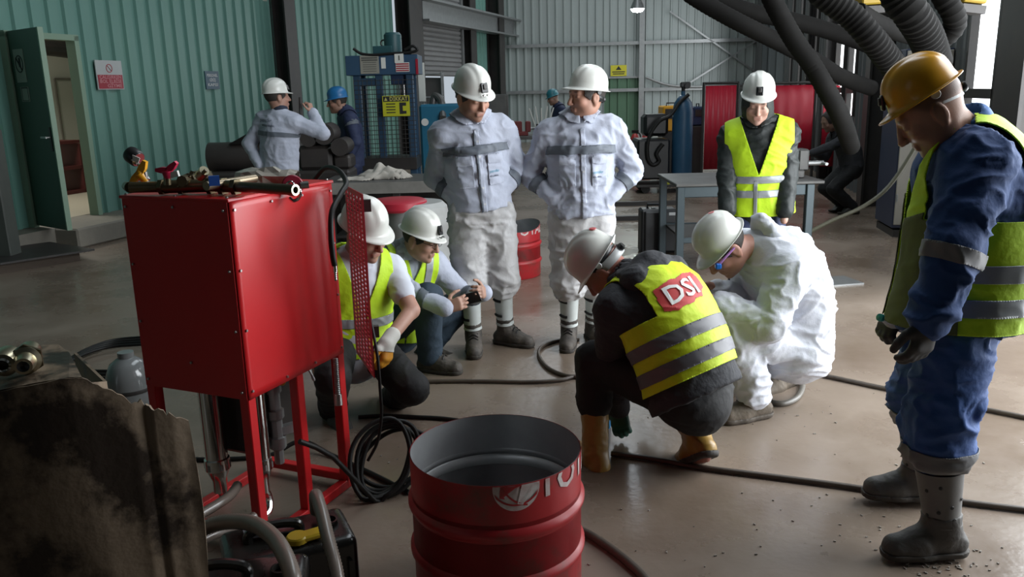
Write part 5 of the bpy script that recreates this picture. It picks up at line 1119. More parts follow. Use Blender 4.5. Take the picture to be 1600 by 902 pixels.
    def gaiters(s, mat, t0=.06, t1=.74, r0=.058, r1=.068, straps=True, holes=False, name='shin_guard'):
        for c in 'RL':
            a, k = s.an[c], s.kn[c]; p0, p1 = a+(k-a)*t0, a+(k-a)*t1; x = nrm(p1-p0); L = np.linalg.norm(p1-p0)
            b_ = MB(); b_.lathe([(r0*1.1, 0), (r0, .02), ((r0+r1)/2, L*.55), (r1, L*.96), (r1*1.02, L), (r1*.96, L)], 28, p0, x); o = b_.build(name, mat, s.root, True)
            sd = nrm(np.cross(x, V3(0, 1, 0)) if abs(x[1]) < .9 else V3(1, 0, 0)); fr = np.cross(x, sd)
            if fr[1] > 0: fr = -fr
            if straps:
                for u in (.30, .72):
                    rr = (r0+(r1-r0)*u)+.003; q = MB()
                    q.tube([p0+x*L*u+(sd*math.cos(t)+fr*math.sin(t))*rr for t in [math.radians(g) for g in range(15, 85, 10)]], .009, 6); q.build('strap', 'black_rubber', o, True)
                q = MB(); q.lathe([(r1+.004, L*.93), (r1+.007, L*.965), (r1+.004, L)], 28, p0, x); q.build('top_strap', 'black_rubber', o, True)
            if holes:
                for i in range(7):
                    t = math.radians(200+37*i % 140); u = .2+.12*(i % 6); pc = p0+x*L*u+(V3(1, 0, 0)*math.cos(t)+V3(0, 1, 0)*math.sin(t))*(r0+(r1-r0)*u+.001); MB().lathe([(0, .002), (.006, .0015), (.007, 0)], 8, pc, V3(math.cos(t), math.sin(t), 0)).build('vent_hole', 'black_print', o)
    def gloves(s, mat, cs='RL', e=.004, cuff_mat=None):
        for c in cs:
            h = s.hands[c]; 
            if not h: continue
            P = hand_prims(s.wr[c], h['d'], h['p'], c, h.get('curl', .35), s.S, e, h.get('curls'), h.get('thumb', .5)); ax = nrm(s.wr[c]-s.el[c]); P += [cap(s.wr[c]-ax*.05, s.wr[c]+ax*.02, .037*s.S, .034*s.S, .02)]
            V, Q = sdf_mesh(P, .006); V = relax(V, Q, 1); g = from_arrays('glove', V, Q, mat, s.root, True)
            if cuff_mat: s.patch('glove_back', V, Q, [lambda v: -((v-s.wr[c]) @ nrm(h['d']))+.055], cuff_mat, g, .002)
    def vest(s, mat, e=.05, hem=-.02, armw=.150, armpit=.31, vneck=.26, low=.03, flat=.74, amp=.006, open_front=.012, back_neck=.0, name='safety_vest', piping=None):
        S = s.S; P = s.torso(e, low, flat, .06, sh=True, drop=.05); V, Q = sdf_mesh(P, s.vox); V = relax(V, Q, 2); V = folds(V, Q, amp, s.seed*11+3, 1.3); T = q2t(Q)
        F_ = s.fat
        def arm_(v): h = s.spine_h(v); return np.maximum(armw*S*F_+.0-np.abs(s.lat(v)), (armpit*S-h))
        def neck_(v):
            h = s.spine_h(v); l = np.abs(s.lat(v)); fr = s.front(v); L = np.linalg.norm(s.nk-s.pel)
            r = np.linalg.norm((v-s.nk)-((v-s.nk) @ s.up)[:, None]*s.up, axis=1); a = np.where(fr > 0, l-(h-vneck*S)*.34-open_front*0, 1.); b_ = np.where(h > L-.12, r-.078*S, 1.); return np.minimum(np.minimum(a, b_), 1.)
        def open_(v): return np.where(s.front(v) > 0, np.abs(s.lat(v))-open_front, 1.)
        fs = [arm_, lambda v: s.spine_h(v)-hem, neck_]
        if open_front > 0: fs.append(open_)
        N = vnormals(V, Q); 
        for f in fs: V, T, N = clip_tris(V, T, f(V), N)
        o = from_arrays(name, V, T, mat, s.root, True, .005); s.vs = (o, V, T); return o
    def vest_band(s, h0, h1, mat, name='reflective_band', extra=()):
        o, V, T = s.vs; return s.patch(name, V, T, [lambda v: s.spine_h(v)-h0, lambda v: h1-s.spine_h(v)]+list(extra), mat, o, .005)
    def decal(s, txt, size, h, lat, mat, parent, src, back=False, bold=True, rot=0., off=.006, name='lettering', width=None, shape=None, dist=.4):
        """lettering (or a flat polygon) pressed onto the cloth"""
        o, V, Q = src; bvh = BVHTree.FromPolygons([tuple(p) for p in V], [tuple(int(i) for i in f) for f in Q])
        if shape is None:
            T, Fc = text_mesh(txt, size, bold)
            if size > .06: T, Fc = slice_text(T, Fc, .012)
        else: T, Fc = shape
        if width: T[:, 0] *= width/(T[:, 0].max()-T[:, 0].min())
        r = -s.rs if not back else s.rs; d = s.fw if not back else -s.fw
        c, sn_ = math.cos(rot), math.sin(rot); P = []; ok = []
        for q in T:
            x, y = q[0]*c-q[1]*sn_, q[0]*sn_+q[1]*c; p = s.pel+s.up*(h+y)+s.rs*lat+r*x+d*dist; hit = bvh.ray_cast(Vector(p), Vector(-d)); ok.append(hit[0] is not None); P.append(np.array(hit[0])+d*off if hit[0] is not None else p-d*(dist-.1))
        Fk = [f for f in Fc if all(ok[i] for i in f)]
        return from_arrays(name, np.array(P), Fk, mat, parent, False) if Fk else None
    def helmet(s, mat='helmet_white', dz=.0, tilt=0., lamp=None, ratchet=None, sticker=None, name='hard_hat', scale=1.0, ridge=.006, hang=0.):
        S = s.S*scale; a = math.radians(tilt); Rt = s.HR @ np.array([[1, 0, 0], [0, math.cos(a), -math.sin(a)], [0, math.sin(a), math.cos(a)]]); o0 = s.H(0, -.012, .062+dz)
        W_ = lambda p: o0+Rt @ (np.asarray(p)*S)
        n = 64; rings = []; V = []; F = []
        def dome(th, ph):
            sx, sy = math.sin(ph), math.cos(ph); r = math.sin(th)**.92; z = .118*max(0, math.cos(th))**.88; x = .104*r*sx; y = .122*r*sy
            g = math.exp(-(abs(x)/.026)**6)*(1 if sy > -.2 or th < 1.2 else .6)*min(1, max(0, (1.45-th)/.2)); x2 = math.exp(-((abs(x)-.055)/.012)**2)*min(1, max(0, (1.2-th)/.25))
            k = 1+(ridge*g+ridge*.4*x2)/.12; return [x*k, y*k, z*k]
        K = 18
        for j in range(1, K+1):
            th = math.pi/2*j/K
            for i in range(n): V.append(dome(th, 2*math.pi*i/n))
        for dr, dzz in ((.004, -.016), (.006, -.021)):
            for i in range(n):
                ph = 2*math.pi*i/n; p = dome(math.pi/2, ph); k = 1+dr/.12; V.append([p[0]*k, p[1]*k, dzz])
        for u in (.35, .7, 1.):
            for i in range(n):
                ph = 2*math.pi*i/n; w = max(0., math.cos(ph))**1.3; wb = max(0., -math.cos(ph))**2; p = dome(math.pi/2, ph); k = 1+(.005+u*(.008+.040*w+.008*wb))/.115; V.append([p[0]*k*(1-.10*w*u), p[1]*k, -.022-u*(.004+.014*w)+.006*wb*u])
        V.append([0, 0, .118*1.05]); m = len(V)//n
        for j in range(m-1): F += [(j*n+i, (j+1)*n+i, (j+1)*n+(i+1) % n, j*n+(i+1) % n) for i in range(n)]
        F += [(len(V)-1, i, (i+1) % n) for i in range(n)]
        P = np.array([W_(v) for v in V]); h = from_arrays(name, P, F, mat, s.root, True, .0035)
        # suspension band
        b_ = MB(); prof = []
        Vb = []; Fb = []
        for zz in (-.012, -.045):
            for i in range(40): ph = 2*math.pi*i/40; Vb.append(W_((.086*math.sin(ph), .104*math.cos(ph), zz+(.02 if math.cos(ph) > .3 else 0))))
        Fb = [(i, (i+1) % 40, 40+(i+1) % 40, 40+i) for i in range(40)]; from_arrays('head_band', np.array(Vb), Fb, 'black_plastic', h, True, .004)
        def lbx(c, d, mt, nm, rx=0., bev=.004, par=None):
            R_ = Rt @ np.array([[1, 0, 0], [0, math.cos(rx), -math.sin(rx)], [0, math.sin(rx), math.cos(rx)]]); return MB().box(Vector(W_(c)), tuple(np.array(d)*S), Matrix(R_.tolist()), bev).build(nm, mt, par or h)
        if lamp:
            l = lbx((0, .128, .026), (.046, .014, .058), 'black_plastic', 'lamp_bracket', .42); lbx((0, .134, .034), (.022, .012, .03), 'dark_steel', 'bracket_slot', .42, .003, l)
            if lamp == 'clip': 
                for x in (-.014, .014): lbx((x, .150, -.012), (.012, .02, .008), 'steel', 'bracket_clip', .2, .002, l)
        if ratchet:
            Vb = []
            for zz in (-.035, -.075):
                for i in range(21): ph = math.pi*(.55+.9*i/20); Vb.append(W_((.088*math.sin(ph*1.0), .108*math.cos(ph), zz-.02*abs(math.cos(ph)))))
            from_arrays('nape_strap', np.array(Vb), [(i, i+1, 22+i, 21+i) for i in range(20)], ratchet, h, True, .005); c = W_((0, -.112, -.072)); ax_ = Rt @ V3(0, -1, -.1)
            k = MB().lathe([(0, .018), (.014, .018), (.018, .012), (.018, 0), (.024, -.002)], 16, c, ax_).build('ratchet_knob', 'black_plastic', h, True)
            for sg in (1, -1): MB().lathe([(0, .006), (.014, .006), (.016, 0)], 16, W_((sg*.094, -.02, -.035)), Rt @ V3(sg, 0, 0)).build('pivot', ratchet, h, True)
        if sticker:
            c = V3(*sticker[:3]); nv_ = nrm(c*V3(1/.0128, 1/.0193, 1/.0164)); pd = None
            MB().lathe([(0, .003), (.016, .0025), (.017, 0)], 18, W_(c), Rt @ nv_).build('round_sticker', sticker[3], h, True)
        s.hat = h; return h
# ------------------------------------------------------------------ the people
M('helmet_white', (.66, .67, .63), (.60, .60, .56), rough=.25, scale=7, spec=.5); M('helmet_yellow', (.62, .30, .008), (.50, .24, .01), rough=.28, scale=10); M('helmet_blue', (.015, .13, .32), rough=.35); M('helmet_teal', (.02, .16, .20), rough=.4)
M('hair_dark', (.022, .016, .012), rough=.6, bump=.5, bscale=220)
M('white_cloth', (.43, .46, .55), (.38, .41, .50), rough=.8, scale=5, bump=.28, bscale=38, sheen=.1); M('pale_trousers', (.50, .50, .51), (.36, .35, .34), rough=.85, scale=5, bump=.25, bscale=40)
M('band_grey', (.12, .14, .17), (.10, .115, .14), rough=.6, scale=9); M('vest_band', (.30, .32, .33), (.25, .27, .28), rough=.35, scale=12, metal=.15)
M('vest_yellow', (.52, .78, .012), (.46, .70, .010), rough=.65, scale=7, bump=.2, bscale=45); M('vest_dsi', (.62, .80, .004), (.56, .73, .004), rough=.6, scale=6, bump=.2, bscale=40)
M('coverall_white', (.64, .66, .72), (.58, .60, .67), rough=.6, scale=6, bump=.35, bscale=30); M('dark_fleece', (.026, .027, .032), (.038, .039, .045), rough=.85, scale=14, bump=.3, bscale=60); M('black_pants', (.007, .007, .008), rough=.75, bump=.2, bscale=40)
M('dark_green_jacket', (.007, .011, .0105), (.011, .016, .015), rough=.6, scale=6, bump=.25, bscale=40); M('blue_work', (.014, .058, .20), (.011, .042, .15), rough=.8, scale=5, bump=.25, bscale=40); M('blue_trouser', (.020, .085, .30), (.016, .055, .19), rough=.75, scale=5, bump=.3, bscale=35)
M('navy_work', (.012, .020, .062), (.018, .028, .075), rough=.75, scale=6); M('jeans', (.016, .032, .052), (.024, .044, .066), rough=.8, scale=9, bump=.2, bscale=60); M('tee_white', (.55, .58, .64), (.5, .53, .6), rough=.8, scale=6)
M('boot_muddy', (.10, .085, .07), (.032, .028, .025), rough=.7, scale=16, contrast=.4, bump=.3, bscale=60); M('boot_tan', (.14, .11, .08), (.085, .068, .05), rough=.75, scale=14, bump=.3, bscale=60); M('boot_grey', (.045, .042, .039), (.075, .07, .064), rough=.6, scale=10, bump=.25, bscale=50); M('sole_dark', (.02, .018, .016), (.06, .05, .04), rough=.7, scale=20); M('sole_tan', (.05, .04, .032), (.11, .09, .07), rough=.7, scale=20)
M('rubber_yellow', (.36, .215, .045), (.28, .165, .035), rough=.38, scale=7); M('guard_white', (.50, .54, .53), (.40, .42, .40), rough=.5, scale=9); M('guard_grey', (.16, .155, .145), (.11, .105, .10), rough=.6, scale=7)
M('glove_orange', (.60, .26, .012), (.45, .18, .01), rough=.6, scale=18); M('glove_white', (.55, .54, .5), rough=.8); M('glove_dark', (.030, .028, .027), (.045, .042, .04), rough=.7, scale=14); M('glove_green', (.008, .075, .05), rough=.4); M('sticker_red', (.48, .03, .03), rough=.4); M('patch_red', (.55, .035, .035), rough=.6, sheen=.1); M('print_white', (.80, .80, .78), rough=.6); M('print_navy', (.03, .04, .07), rough=.7); M('print_cyan', (.03, .25, .36), rough=.6); M('ratchet_grey', (.45, .46, .46), rough=.4); M('button', (.55, .56, .58), rough=.35)
def white_jacket(p, back=False, hem=.03):
    p.jacket('white_cloth', .036, hem, .05, .016); o = p.jk[0]
    p.band(.385*p.S, .435*p.S, 'band_grey'); p.armband('R', .30, .50, 'band_grey'); p.armband('L', .30, .50, 'band_grey')
    return o
def buttons_and_pockets(p, text=True, dark_placket=False):
    o, V, Q = p.jk; L = np.linalg.norm(p.nk-p.pel); fr = lambda v: p.front(v)-.02
    p.patch('placket', V, Q, [lambda v: .014-np.abs(p.lat(v)), fr, lambda v: L-.05-p.spine_h(v), p.on_torso], 'white_cloth', o, .006)
    if dark_placket: p.patch('zip_tape', V, Q, [lambda v: .006-np.abs(p.lat(v)-.016), fr, lambda v: L-.07-p.spine_h(v), p.on_torso], 'band_grey', o, .007)
    for sg in (1, -1):
        for h0, h1, nm, of in ((.325, .375, 'pocket_flap', .014), (.19, .335, 'chest_pocket', .005)):
            p.patch(nm, V, Q, [lambda v: .048-np.abs(p.lat(v)-sg*.088*p.fat), lambda v: p.spine_h(v)-h0*p.S, lambda v: h1*p.S-p.spine_h(v), fr, p.on_torso], 'white_cloth', o, of)
    for h in (.08, .18, .28, .37, .46):
        bv = p.decal('', 0, h*p.S, 0, 'button', o, p.jk, off=.008, name='button', shape=(np.array([(0, 0, 0)]+[(math.cos(t)*.0075, math.sin(t)*.0075, 0) for t in [2*math.pi*i/10 for i in range(10)]]), [(0, 1+i, 1+(i+1) % 10) for i in range(10)]))
    if text:
        p.decal('petrofer', .026, .272*p.S, -.082*p.fat, 'print_cyan', o, p.jk, off=.010, width=.068, bold=False); p.decal('METAL & MİNERAL', .014, .243*p.S, -.078*p.fat, 'print_navy', o, p.jk, off=.010, width=.058)
# --- standing man on the left, looking down
p = Fig('standing man in white jacket looking down, left of two, hands in pockets', at(752, 333, 5.38), at(736, 188, 5.36), at(738, 152, 5.27), (.52, -.72, -.36), (-.97, -.22, 0), hu=(.1, -.3, 1), S=1.03, wR=at(722, 318, 5.31), eR=at(656, 290, 5.5), wL=at(778, 305, 5.32), eL=at(818, 276, 5.5), aR=at(740, 528, 5.33), aL=at(790, 519, 5.46), tR=(.05, -1, 0), tL=(.86, -.5, 0), kR=at(722, 440, 5.0), kL=at(800, 430, 5.0), straight=True, seed=3, fat=1.06)
p.body((.46, .25, .175), .55, (.085, .045, .03)); p.hair(); white_jacket(p, hem=.035); buttons_and_pockets(p, dark_placket=True)
p.trousers('pale_trousers', .045, 1., .14, .018, .12, (.10, .084, .086, .078)); p.gaiters('guard_white', .17, .80, .056, .066); p.boots('boot_muddy', 'sole_dark', .28, laces='black_rubber')
p.helmet(lamp='clip', tilt=3, ratchet='black_plastic')
# --- standing man in the middle, smiling to the left
p = Fig('standing man in white jacket smiling at the man left of him, hands in pockets', at(909, 335, 5.4), at(906, 188, 5.42), at(917, 152, 5.37), (-.88, -.46, -.03), (-1, -.02, 0), hu=(.12, .0, 1), S=1.03, wR=at(869, 312, 5.33), eR=at(810, 268, 5.5), wL=at(949, 312, 5.33), eL=at(1024, 268, 5.5), aR=at(889, 520, 5.42), aL=at(927, 512, 5.55), tR=(-.15, -1, 0), tL=(.25, -1, 0), straight=True, seed=5, fat=1.12)
p.body((.40, .21, .145), .22, (.20, .13, .11), eyes_open=True); p.hair(); white_jacket(p, hem=-.005); buttons_and_pockets(p)
p.trousers('pale_trousers', .045, 1., .14, .018, .12, (.10, .084, .088, .08)); p.gaiters('guard_white', .16, .80, .056, .068); p.boots('boot_muddy', 'sole_dark', .28, laces='black_rubber')
p.helmet(tilt=9, ratchet='black_plastic')
# --- hooded man in a vest
p = Fig('man in dark hooded jacket and yellow vest under a white hard hat, hands in pockets', at(1184, 318, 6.02), at(1186, 196, 6.0), at(1184, 163, 5.93), (-.22, -.86, -.30), (-.96, .26, 0), hu=(0, -.12, 1), S=.99, wR=at(1136, 330, 5.85), eR=at(1100, 280, 6.25), wL=at(1226, 332, 5.8), eL=at(1268, 280, 6.2), seed=8, fat=1.10)
p.body((.44, .26, .20), .12, (.12, .08, .07)); p.jacket('dark_green_jacket', .042, -.12, .12, .014, (.070, .062, .058, .048), low=.03)
P = [ell(p.H(0, -.020, .02), p.HR, V3(.105, .118, .135), .03), cap(p.H(0, -.03, -.05), p.nk-p.fw*.02, .10, .12, .05), ell(p.H(0, .115, -.015), p.HR, V3(.064, .085, .095), .015, 'sub')]
p.garment('hood', P, 'dark_green_jacket', vox=.009, amp=.005, seed=4)
p.trousers('navy_work', .03, 1., .95, .008); p.boots('boot_grey', 'sole_dark', .25)
p.vest('vest_yellow', .066, -.06, .215, .33, .235, low=.035, open_front=.0, flat=.76); p.vest_band(.175, .225, 'vest_band'); p.vest_band(.075, .125, 'vest_band')
o, V, T = p.vs; p.patch('vest_edging', V, T, [lambda v: .012-np.abs(p.lat(v)-.02-np.clip(p.spine_h(v)-.19, 0, 1)*-.2), lambda v: p.front(v), lambda v: .2-p.spine_h(v)], 'vest_band', o, .006)
p.helmet(lamp='plain', tilt=4, dz=.026, scale=1.04)
# --- near man on the right with a yellow helmet
f = nrm(V3(-.93, .36, 0)); r = V3(f[1], -f[0], 0)
p = Fig('nearest man in blue workwear and yellow vest with a yellow helmet at right', at(1496, 488, 2.88), at(1514, 220, 2.92), at(1456, 176, 2.88), (-.74, .22, -.58), r, hu=(-.52, .15, .82), S=1.02, bow=.03, wL=at(1452, 505, 2.58), eL=at(1500, 410, 2.45), wR=at(1412, 497, 3.10), eR=at(1480, 420, 3.4), aL=at(1472, 832, 2.72), aR=at(1436, 748, 3.12), kL=at(1440, 660, 2.75), kR=at(1400, 640, 3.15), tL=(-1, -.06, 0), tR=(-1, .12, 0), straight=True, hL=dict(d=(-.22, .02, -1), p=(-.35, .9, 0), curl=.32), hR=dict(d=(-.75, -.35, -.2), p=(.0, 0, -1), curl=.75), vox=.009, fine=.0048, seed=11, fat=1.08, group='workers around the pump')
p.body((.36, .20, .14), .35, (.09, .055, .042), hair_stub=(.045, .030, .022)); p.jacket('blue_work', .056, -.05, .10, .016, (.092, .080, .074, .056), collar=False, low=.02, flat=.86)
cc_ = [cap(p.nk-p.up*.05+V3(.01, 0, 0), p.nk+(p.hd-p.nk)*.20+V3(.012, 0, .022), .105, .094, .02), cap(p.nk+(p.hd-p.nk)*.12+V3(0, 0, .03), p.nk+(p.hd-p.nk)*.8+V3(0, 0, .10), .070, .085, .006, None, 1., 'sub')]
p.garment('collar', cc_, M('collar_blue', (.03, .13, .38), rough=.7), vox=.008, amp=.004, seed=9)
p.armband('L', .02, .22, M('arm_band', (.13, .13, .135), rough=.6), tor=.2, rad=.12); tr = p.trousers('blue_trouser', .040, 1., .14, .020, .10, (.106, .090, .092, .086))
p.gaiters('guard_grey', .10, .62, .062, .080, straps=False, holes=True, name='boot_shaft'); p.boots('boot_grey', 'sole_dark', .20, 1.06, (.058, .064)); p.gloves('glove_dark', 'LR', .005)
p.vest('vest_yellow', .076, -.03, .150, .34, .16, low=.03, flat=.86, open_front=.05); p.vest_band(.145, .205, 'vest_band'); p.vest_band(.03, .09, 'vest_band')
zb_ = float(tr[1][:, 2].min()); p.patch('hem_band', tr[1], tr[2], [lambda v: .035-np.abs(v[:, 2]-zb_-.085)], 'arm_band', tr[0], .004)
p.patch('soiled_shaded_front', p.vs[1], p.vs[2], [lambda v: p.front(v)-.03, lambda v: .40-p.spine_h(v)+.06*np.sin(v[:, 2]*30+v[:, 1]*17)], M('soiled_shaded_vest', (.075, .085, .035), (.12, .15, .03), rough=.8, scale=7), p.vs[0], .007)  # darker vest front: grime and the unlit side's shade painted into one colour
p.helmet('helmet_yellow', tilt=4, lamp='plain', ratchet='ratchet_grey', dz=.016, scale=.92); NEARMAN = p
# --- crouching man with the DSI vest
f = nrm(V3(-.62, .78, 0)); r = nrm(V3(f[1], -f[0], .10))
p = Fig('crouching man seen from behind in a yellow vest lettered DSI', at(1082, 612, 3.45), at(1000, 442, 3.66), at(944, 420, 3.78), (-.52, .26, -.81), r, rp=(f[1], -f[0], 0), hu=(-.80, .12, .58), S=1.04, bow=.055, wL=at(966, 636, 3.78), eL=at(925, 545, 3.60), wR=at(1010, 600, 4.05), eR=at(1080, 560, 4.0), aL=at(930, 712, 3.56), kL=at(880, 545, 3.80), aR=at(1092, 690, 3.50), kR=at(1030, 560, 4.1), tL=(-.35, .93, 0), tR=(-.25, .8, -.5), nR=nrm((-.1, .55, .82)), hL=dict(d=(.12, -.1, -1), p=(.3, .9, 0), curl=.25), vox=.009, fine=.006, seed=14, fat=1.12)
p.body((.38, .16, .12), 0, hair_stub=(.30, .15, .12)); p.jacket('dark_fleece', .036, -.03, .10, .008, (.072, .064, .058, .046), low=.03, flat=.78)
P = [cap(p.nk-p.fw*.105-p.up*.01+p.rs*.115, p.nk-p.fw*.105-p.up*.01-p.rs*.115, .070, None, .04), cap(p.nk-p.fw*.04+p.up*.03+p.rs*.10, p.nk+p.fw*.05+p.up*.05+p.rs*.08, .05, .04, .04), cap(p.nk-p.fw*.04+p.up*.03-p.rs*.10, p.nk+p.fw*.05+p.up*.05-p.rs*.08, .05, .04, .04), cap(p.nk-p.fw*.125-p.up*.07, p.nk-p.fw*.09+p.up*.03, .066, .085, .05)]
p.garment('hood', P, 'dark_fleece', vox=.009, amp=.008, seed=6)
p.trousers('black_pants', .022, 1., .45, .006, .12, (.098, .074, .072, .068)); p.boots('rubber_yellow', 'sole_dark', .86, 1.04, (.052, .068), amp=.004, name='rubber_boot'); p.gloves('glove_green', 'L', .005)
p.vest('vest_dsi', .052, .055, .150, .33, .30, low=.025, flat=.80, open_front=.05, amp=.005); p.vest_band(.205, .262, M('dsi_band', (.13, .13, .145), (.11, .11, .12), rough=.5, scale=12)); p.vest_band(.095, .152, 'dsi_band')
o, V, T = p.vs
pp = [(-.12, -.045), (-.115, .055), (-.02, .07), (.0, .062), (.06, .072), (.115, .064), (.13, .035), (.128, -.02), (.105, -.03), (.09, -.055), (.04, -.05), (.02, -.064), (-.04, -.058), (-.07, -.066)]
def grid_poly(poly, n=22):
    x0, x1 = min(q[0] for q in poly), max(q[0] for q in poly); y0, y1 = min(q[1] for q in poly), max(q[1] for q in poly); G = np.array([(x0+(x1-x0)*i/n, y0+(y1-y0)*j/n, 0) for j in range(n+1) for i in range(n+1)])
    F = [(j*(n+1)+i, j*(n+1)+i+1, (j+1)*(n+1)+i+1, (j+1)*(n+1)+i) for j in range(n) for i in range(n)]
    def inside(x, y):
        c = False; k = len(poly)
        for i in range(k):
            (a, b_), (d, e) = poly[i], poly[(i+1) % k]
            if (b_ > y) != (e > y) and x < (d-a)*(y-b_)/(e-b_)+a: c = not c
        return c
    return G, [f for f in F if inside(*G[list(f), :2].mean(0))]
p.decal('', 0, .400, -.030, 'patch_red', o, p.vs, back=True, off=.006, name='red_patch', shape=grid_poly(pp, 40), rot=.06)
p.decal('DSI', .115, .402, -.030, 'print_white', o, p.vs, back=True, off=.010, rot=.06, width=.17)
p.helmet(ratchet='ratchet_grey', tilt=0, sticker=(.0, -.112, .075, 'sticker_red'))
# --- squatting man in white coverall
f = nrm(V3(-.96, -.22, 0)); r = V3(f[1], -f[0], 0)
p = Fig('squatting man in a white disposable coverall and white hard hat', at(1236, 535, 4.25), at(1192, 384, 4.16), at(1134, 388, 4.12), (-.66, -.16, -.74), r, hu=(-.74, -.14, .66), S=1.03, bow=.085, wL=at(1124, 474, 3.98), eL=at(1205, 500, 3.92), wR=at(1118, 452, 4.25), eR=at(1180, 480, 4.4), aL=at(1182, 628, 4.06), aR=at(1226, 590, 4.52), kL=at(1140, 490, 4.0), kR=at(1150, 480, 4.45), tL=(-.93, -.36, 0), tR=(-.8, -.6, 0), vox=.009, seed=17, fat=1.12)
p.body((.40, .20, .15), 0); p.hair()
P = p.torso(.040, .030, .80, .07, drop=.0)+[cap(p.pel-V3(0, 0, .01), p.sp1, .17, .16, .06, p.fw, .9)]
for c in 'RL': P += p.arm(c, .012, 1., .05, .97, (.084, .070, .064, .048))+p.leg(c, .022, 1., .05, .88, (.104, .082, .082, .066))
P += [cap(p.nk-p.up*.02, p.nk+(p.hd-p.nk)*.25, .08, .07, .02)]
p.garment('coverall', P, 'coverall_white', amp=.019, sc=1.2, seed=1)
P = [cap(p.nk-p.fw*.06+p.up*.01+p.rs*.06, p.nk-p.fw*.03+p.up*.13+p.rs*.03, .055, .03, .04), cap(p.nk-p.fw*.06+p.up*.01-p.rs*.06, p.nk-p.fw*.03+p.up*.13-p.rs*.03, .055, .03, .04), cap(p.nk-p.fw*.03+p.up*.10+p.rs*.03, p.nk-p.fw*.02+p.up*.15-p.rs*.02, .035, .022, .04)]
p.garment('hood', P, 'coverall_white', vox=.008, amp=.012, seed=3)
p.boots('boot_tan', 'sole_tan', .22, laces='boot_muddy'); p.helmet(tilt=2, sticker=(.0, -.060, .112, 'sticker_red'))
q = MB(); q.tube([p.H(-.083, -.01, .012), p.H(-.082, .04, .014), p.H(-.074, .085, .012)], .006, 6); gl = q.build('safety_glasses', M('glass_violet', (.45, .22, .55), rough=.3), p.root, True)
MB().box(Vector(p.H(-.070, .092, .008)), (.03, .03, .03), None, .006).build('lens_corner', M('glass_blue', (.02, .14, .55), rough=.2), gl)
# --- squatting man photographing with a phone
f = nrm(V3(.42, -.91, 0)); r = V3(f[1], -f[0], 0)
p = Fig('squatting man with glasses and yellow vest photographing with a phone', at(622, 514, 5.10), at(641, 394, 5.06), at(657, 374, 4.97), (.86, -.40, -.30), r, rp=(-.7, -.7, 0), hu=(.22, -.1, .95), S=1.0, bow=.03, wR=at(697, 482, 4.74), eR=at(612, 520, 4.72), wL=at(757, 458, 4.98), eL=at(700, 452, 5.25), aR=at(672, 560, 4.93), kR=at(700, 420, 4.75), aL=at(665, 548, 5.32), kL=at(690, 430, 5.2), tR=(.9, -.35, 0), tL=(.95, -.2, 0), hR=dict(d=(.9, .0, .30), p=(.2, .95, -.1), curl=.45, thumb=.9), hL=dict(d=(-.12, -.75, .25), p=(-.9, .1, -.1), curl=.55, thumb=.6), vox=.009, fine=.0055, seed=21)
p.body((.40, .23, .165), .15, (.2, .13, .1)); p.hair(); p.jacket('white_cloth', .032, -.02, .06, .009); p.armband('R', .3, .5, 'band_grey'); p.armband('L', .3, .5, 'band_grey')
p.trousers('jeans', .024, 1., .93, .007, .12, (.096, .074, .072, .062)); p.boots('boot_muddy', 'sole_dark', .26, laces='black_rubber')
p.vest('vest_yellow', .046, -.03, .160, .33, .36, low=.02, open_front=.006); p.vest_band(.155, .205, 'vest_band'); p.vest_band(.285, .335, 'vest_band', extra=[lambda v: p.front(v)])
for sg in (1, -1): p.patch('reflective_band', p.vs[1], p.vs[2], [lambda v: .024-np.abs(p.lat(v)-sg*.095), lambda v: p.spine_h(v)-.205], 'vest_band', p.vs[0], .005)
p.helmet(lamp='clip', tilt=2); PHONEMAN = p
gm = M('specs_black', (.012, .012, .012), rough=.3); sp = MB()
for sg in (1, -1):
    c = [p.H(sg*.032+.019*math.cos(t), .106, .008+.014*math.sin(t)) for t in [2*math.pi*i/14 for i in range(15)]]; sp.tube(c, .0018, 6); sp.tube([p.H(sg*.051, .104, .012), p.H(sg*.072, .06, .014), p.H(sg*.078, -.005, .012)], .002, 6)
sp.tube([p.H(-.013, .107, .012), p.H(.013, .107, .012)], .0018, 6, smooth=False); sp.build('eyeglasses', gm, p.root, True)
ph = thing('phone', at(737, 468, 4.84), 'black phone held by the squatting man in glasses', 'phone'); R_ = Matrix(np.stack([nrm((.80, -.5, .30)), nrm((-.35, -.05, .9)), np.cross(nrm((.80, -.5, .30)), nrm((-.35, -.05, .9)))], 1).tolist()); pc = Vector(at(736, 466, 4.84))
MB().box(pc, (.135, .068, .009), R_, .003).build('case', 'black_plastic', ph); MB().box(pc+R_ @ Vector((0, 0, -.0052)), (.118, .058, .001), R_).build('screen', M('screen_dim', (.05, .06, .07), rough=.1), ph); MB().cyl(pc+R_ @ Vector((.05, .02, .004)), pc+R_ @ Vector((.05, .02, .0065)), .006).build('camera_lens', 'chrome', ph)
